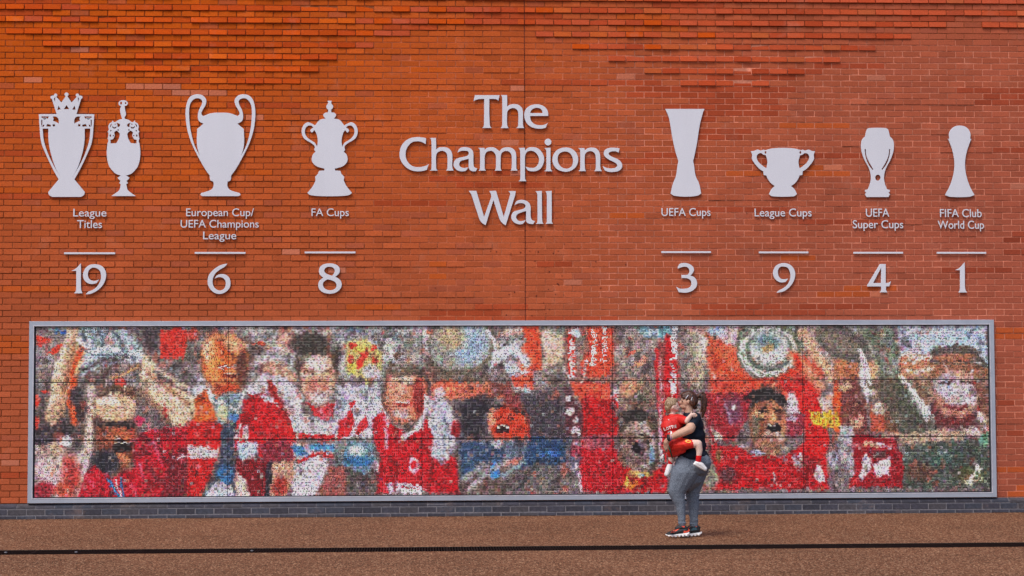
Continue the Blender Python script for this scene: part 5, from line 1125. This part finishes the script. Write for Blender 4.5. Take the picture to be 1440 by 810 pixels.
# ---- the child
cp = at(948, 640, YW - .1); oc = (cp.x, cp.y, cp.z)
ch = thing('person', 'small fair haired child in red football kit carried on the woman\'s hip', 'person', oc)
cb = blob('body', [
 [(946, 598, -.08, 11, 13, .07)], [(950, 618, -.09, 11, 10, .075)], [(945, 587, -.07, 5, 5, .04), (946, 578, -.07, 4.2, 4, .035)],
 [(945.6, 570.5, -.07, 9, 9.8, .066)], [(949.6, 573.5, -.07, 5.6, 6.2, .052)], [(952.6, 577.3, -.07, 2.0, 1.7, .02)], [(953.8, 571.2, -.07, 1.1, 1, .007), (955.4, 573, -.07, 1.1, .9, .008)], [(954.4, 575.4, -.07, .9, .7, .012)],
 [(946.5, 573, -.137, 1.6, 2.4, .007)], [(946.5, 573, -.003, 1.6, 2.4, .007)],
 [(957, 589, -.13, 4.6, 4.6, .03), (965.5, 592, -.235, 3.9, 3.9, .028), (972.2, 583.5, -.245, 2.5, 2.7, .019)],
 [(972.4, 583, -.245, 2.3, 2.6, .017), (974.4, 583.4, -.245, 2.4, 2.5, .014)],
 finger(974, 581.4, -.247, 975.4, 580.6, -.242, 977, 581.4, -.232, .72), finger(975.4, 582.6, -.25, 977.4, 582.4, -.244, 978.8, 584, -.232, .74), finger(975.4, 584, -.25, 977.2, 585, -.246, 978, 586.6, -.236, .72),
 finger(974.4, 585, -.25, 975.6, 586.4, -.247, 976, 588, -.24, .68), finger(972.2, 581.6, -.245, 971.8, 579.8, -.236, 972.4, 578.6, -.226, .78),
 [(938, 589, .0, 4.6, 4.6, .03), (946, 588, .09, 3.8, 3.8, .026), (958, 584, .12, 2.6, 2.6, .018)],
 finger(959, 583, .12, 961.5, 582, .115, 963, 583, .10, .7), finger(959, 584.5, .12, 961.8, 584.6, .115, 963.2, 586, .10, .7), finger(958.6, 585.6, .12, 961, 586.6, .115, 962, 588, .105, .7),
 finger(958, 586.4, .12, 959.6, 588, .117, 960, 589.6, .11, .66), finger(957.6, 582.2, .12, 958, 580.6, .112, 959, 579.4, .1, .75),
 [(954, 625, -.15, 8, 8, .06), (968, 624, -.262, 6, 6, .045), (981.8, 624, -.285, 5.5, 5.6, .041), (983.6, 633, -.285, 4.6, 5, .035), (982.4, 645, -.285, 3.2, 4, .024), (981.5, 650, -.285, 3, 3, .022)],
 [(948, 628, -.05, 8, 8, .06), (945.5, 641, -.02, 5.4, 5, .042), (943.4, 650, -.02, 3.6, 4, .028), (942, 658, -.02, 3, 3, .022)]], .0045, M_skin2, ch, oc, 2)
shirt = blob('jersey', [
 [(940.5, 592, -.07, 9, 6.5, .085), (953, 588.5, -.09, 10, 6.5, .085)], [(942.4, 600, -.085, 13.8, 12, .100)], [(947.5, 597, -.09, 13.5, 12, .094)], [(946.5, 611, -.09, 12.6, 9, .098), (948.5, 617, -.09, 12.5, 6, .1)],
 [(956, 589, -.13, 7, 6.4, .05), (963.6, 591.3, -.215, 5.9, 5.4, .042)], [(939, 590, -.02, 7, 6.4, .05), (943, 589, .06, 6, 5.6, .045)], [(945.5, 584, -.07, 6.2, 2.2, .052)]], .005, M_kit, ch, oc, 3, wrinkle(.05, .012))
sh_ = blob('shorts', [
 [(950, 623, -.10, 14, 10.5, .105)], [(953, 626, -.15, 11.5, 10, .085), (969.5, 624.3, -.262, 7.6, 6.6, .056), (971.6, 624.3, -.268, 6.3, 6.4, .054)],
 [(947, 629, -.06, 10.5, 9, .085), (945.5, 640, -.025, 7.4, 4, .06)], [(958, 633, -.17, 7, 5, .05), (950, 636, -.1, 7, 6, .06)]], .005, M_short, ch, oc, 3, wrinkle(.05, .014))
ha = blob('hair', [
 [(943.6, 568.3, -.07, 9.6, 9.4, .073)], [(940, 573, -.07, 5.8, 6.8, .058)], [(947, 563.8, -.07, 7, 4.3, .055)], [(940, 578, -.07, 3.6, 3.6, .04)], [(942, 562.6, -.08, 4.2, 3.4, .03), (940.2, 561, -.08, 2.8, 2.4, .02)]], .004, M_hair2, ch, oc, 1, wrinkle(.016, .009))
blob('hair_tie', [[(942, 564.6, -.08, 3.6, .9, .028)]], .003, M_hair, ha, oc, 0)
blob('eye', [[(952.4, 570.6, -.115, .8, .6, .008)]], .0022, M_eye, cb, oc, 0); blob('eye', [[(952.4, 570.6, -.025, .8, .6, .008)]], .0022, M_eye, cb, oc, 0)
blob('sock', [[(982.8, 641.5, -.285, 4.0, 2.5, .031), (982, 648.5, -.285, 3.8, 2.5, .029)]], .0035, M_sockr, ch, oc, 1)
blob('sock', [[(944, 645, -.02, 3.9, 3, .030), (942.3, 655.5, -.02, 3.5, 3, .027)]], .0035, M_sockr, ch, oc, 1)
blob('shoe', [[(980.6, 651.2, -.285, 4.8, 3.4, .032), (985.4, 653.6, -.285, 4.6, 3.6, .034), (991.2, 659.2, -.285, 3.4, 2.5, .033)], [(977.2, 652.6, -.285, 2.9, 2.0, .026), (991.6, 661, -.285, 2.3, 1.5, .03)]], .0035, M_white, ch, oc, 2)
blob('shoe', [[(942.4, 654, -.02, 4.2, 2.8, .032), (940.6, 660, -.03, 4.8, 4.4, .036), (937.6, 667.2, -.035, 3.7, 3.2, .034)]], .0035, M_white, ch, oc, 2)
for i_, (cc, x_, y_, r_) in enumerate(zip('LOTTIE', (935.9, 939.2, 942.5, 945.6, 948.0, 950.4), (603.6, 602.4, 601.3, 600.4, 599.9, 599.5), (20, 18, 15, 12, 8, 4))):
    decal('name_letter', flat_text(cc, x_, y_, (2.6, 3.1, 2.9, 2.9, .75, 2.3)[i_], 4.2, R(r_), .035), shirt, M_print, shirt, oc, .0025)
decal('shirt_number', flat_text('2', 943.4, 609.8, 6.4, 8.5, R(10), .03), shirt, M_print, shirt, oc, .0025)
decal('crest', flat_text('Y', 941.4, 590.6, 2.0, 1.8, R(8), .03), shirt, M_print, shirt, oc, .0025)
decal('crest', flat_poly([(962.6, 619.6, False), (965, 618.4, False), (968.8, 619.6, False), (969.6, 621.6, False), (966.4, 622.6, False), (963.4, 621.6, False)]), sh_, M_gold, sh_, oc, .005)
# ---- strap and tag in the woman's hand
a = at(941, 628, YW - .19); t = thing('lanyard', 'dark green strap with small white tag dangling from the woman\'s hand', 'lanyard', tuple(a))
blob('strap', [[(939.6, 625, -.205, .9, .9, .005), (942.6, 634, -.215, 1.1, 1.2, .005), (945.4, 644, -.185, .9, 1, .005)], [(938.2, 630, -.2, .6, .6, .004), (935, 639, -.18, .5, .5, .004), (933, 642, -.17, .5, .5, .004)]], .0028, M_strap, t, tuple(a), 0)
blob('tag', [[(931.4, 642.4, -.165, 1.9, 2.7, .004), (932.4, 640.6, -.165, 1.7, 2.0, .004)]], .0028, M_white, t, tuple(a), 0)
blob('key', [[(930.2, 647, -.165, .8, 1.8, .003)], [(934.4, 645, -.165, .7, 1.6, .003)]], .0022, M_shoe, t, tuple(a), 0)
# ---- litter specks on the paving
for x_, y_, lb in ((8, 777.5, 'pale pebble by the drain at the left edge of the paving'), (107, 777, 'pale pebble by the drain below the left end of the mosaic frame'), (354, 775, 'pale pebble by the drain below the arm in arm players')):
    p = ground(x_, y_); b = bmesh.new(); r_ = bmesh.ops.create_icosphere(b, subdivisions=2, radius=.013)
    for v in r_['verts']: v.co.x *= 1.2 + .2 * math.sin(v.co.y * 300); v.co.z *= .55; v.co += v.co.normalized() * .002 * math.sin(v.co.x * 500 + v.co.z * 300)
    o = link('pebble', bm_mesh('pebble', b, True), M_plinth_mortar, None, (p.x, p.y, .004)); tag(o, lb, 'pebble', 'pebbles by the drain')
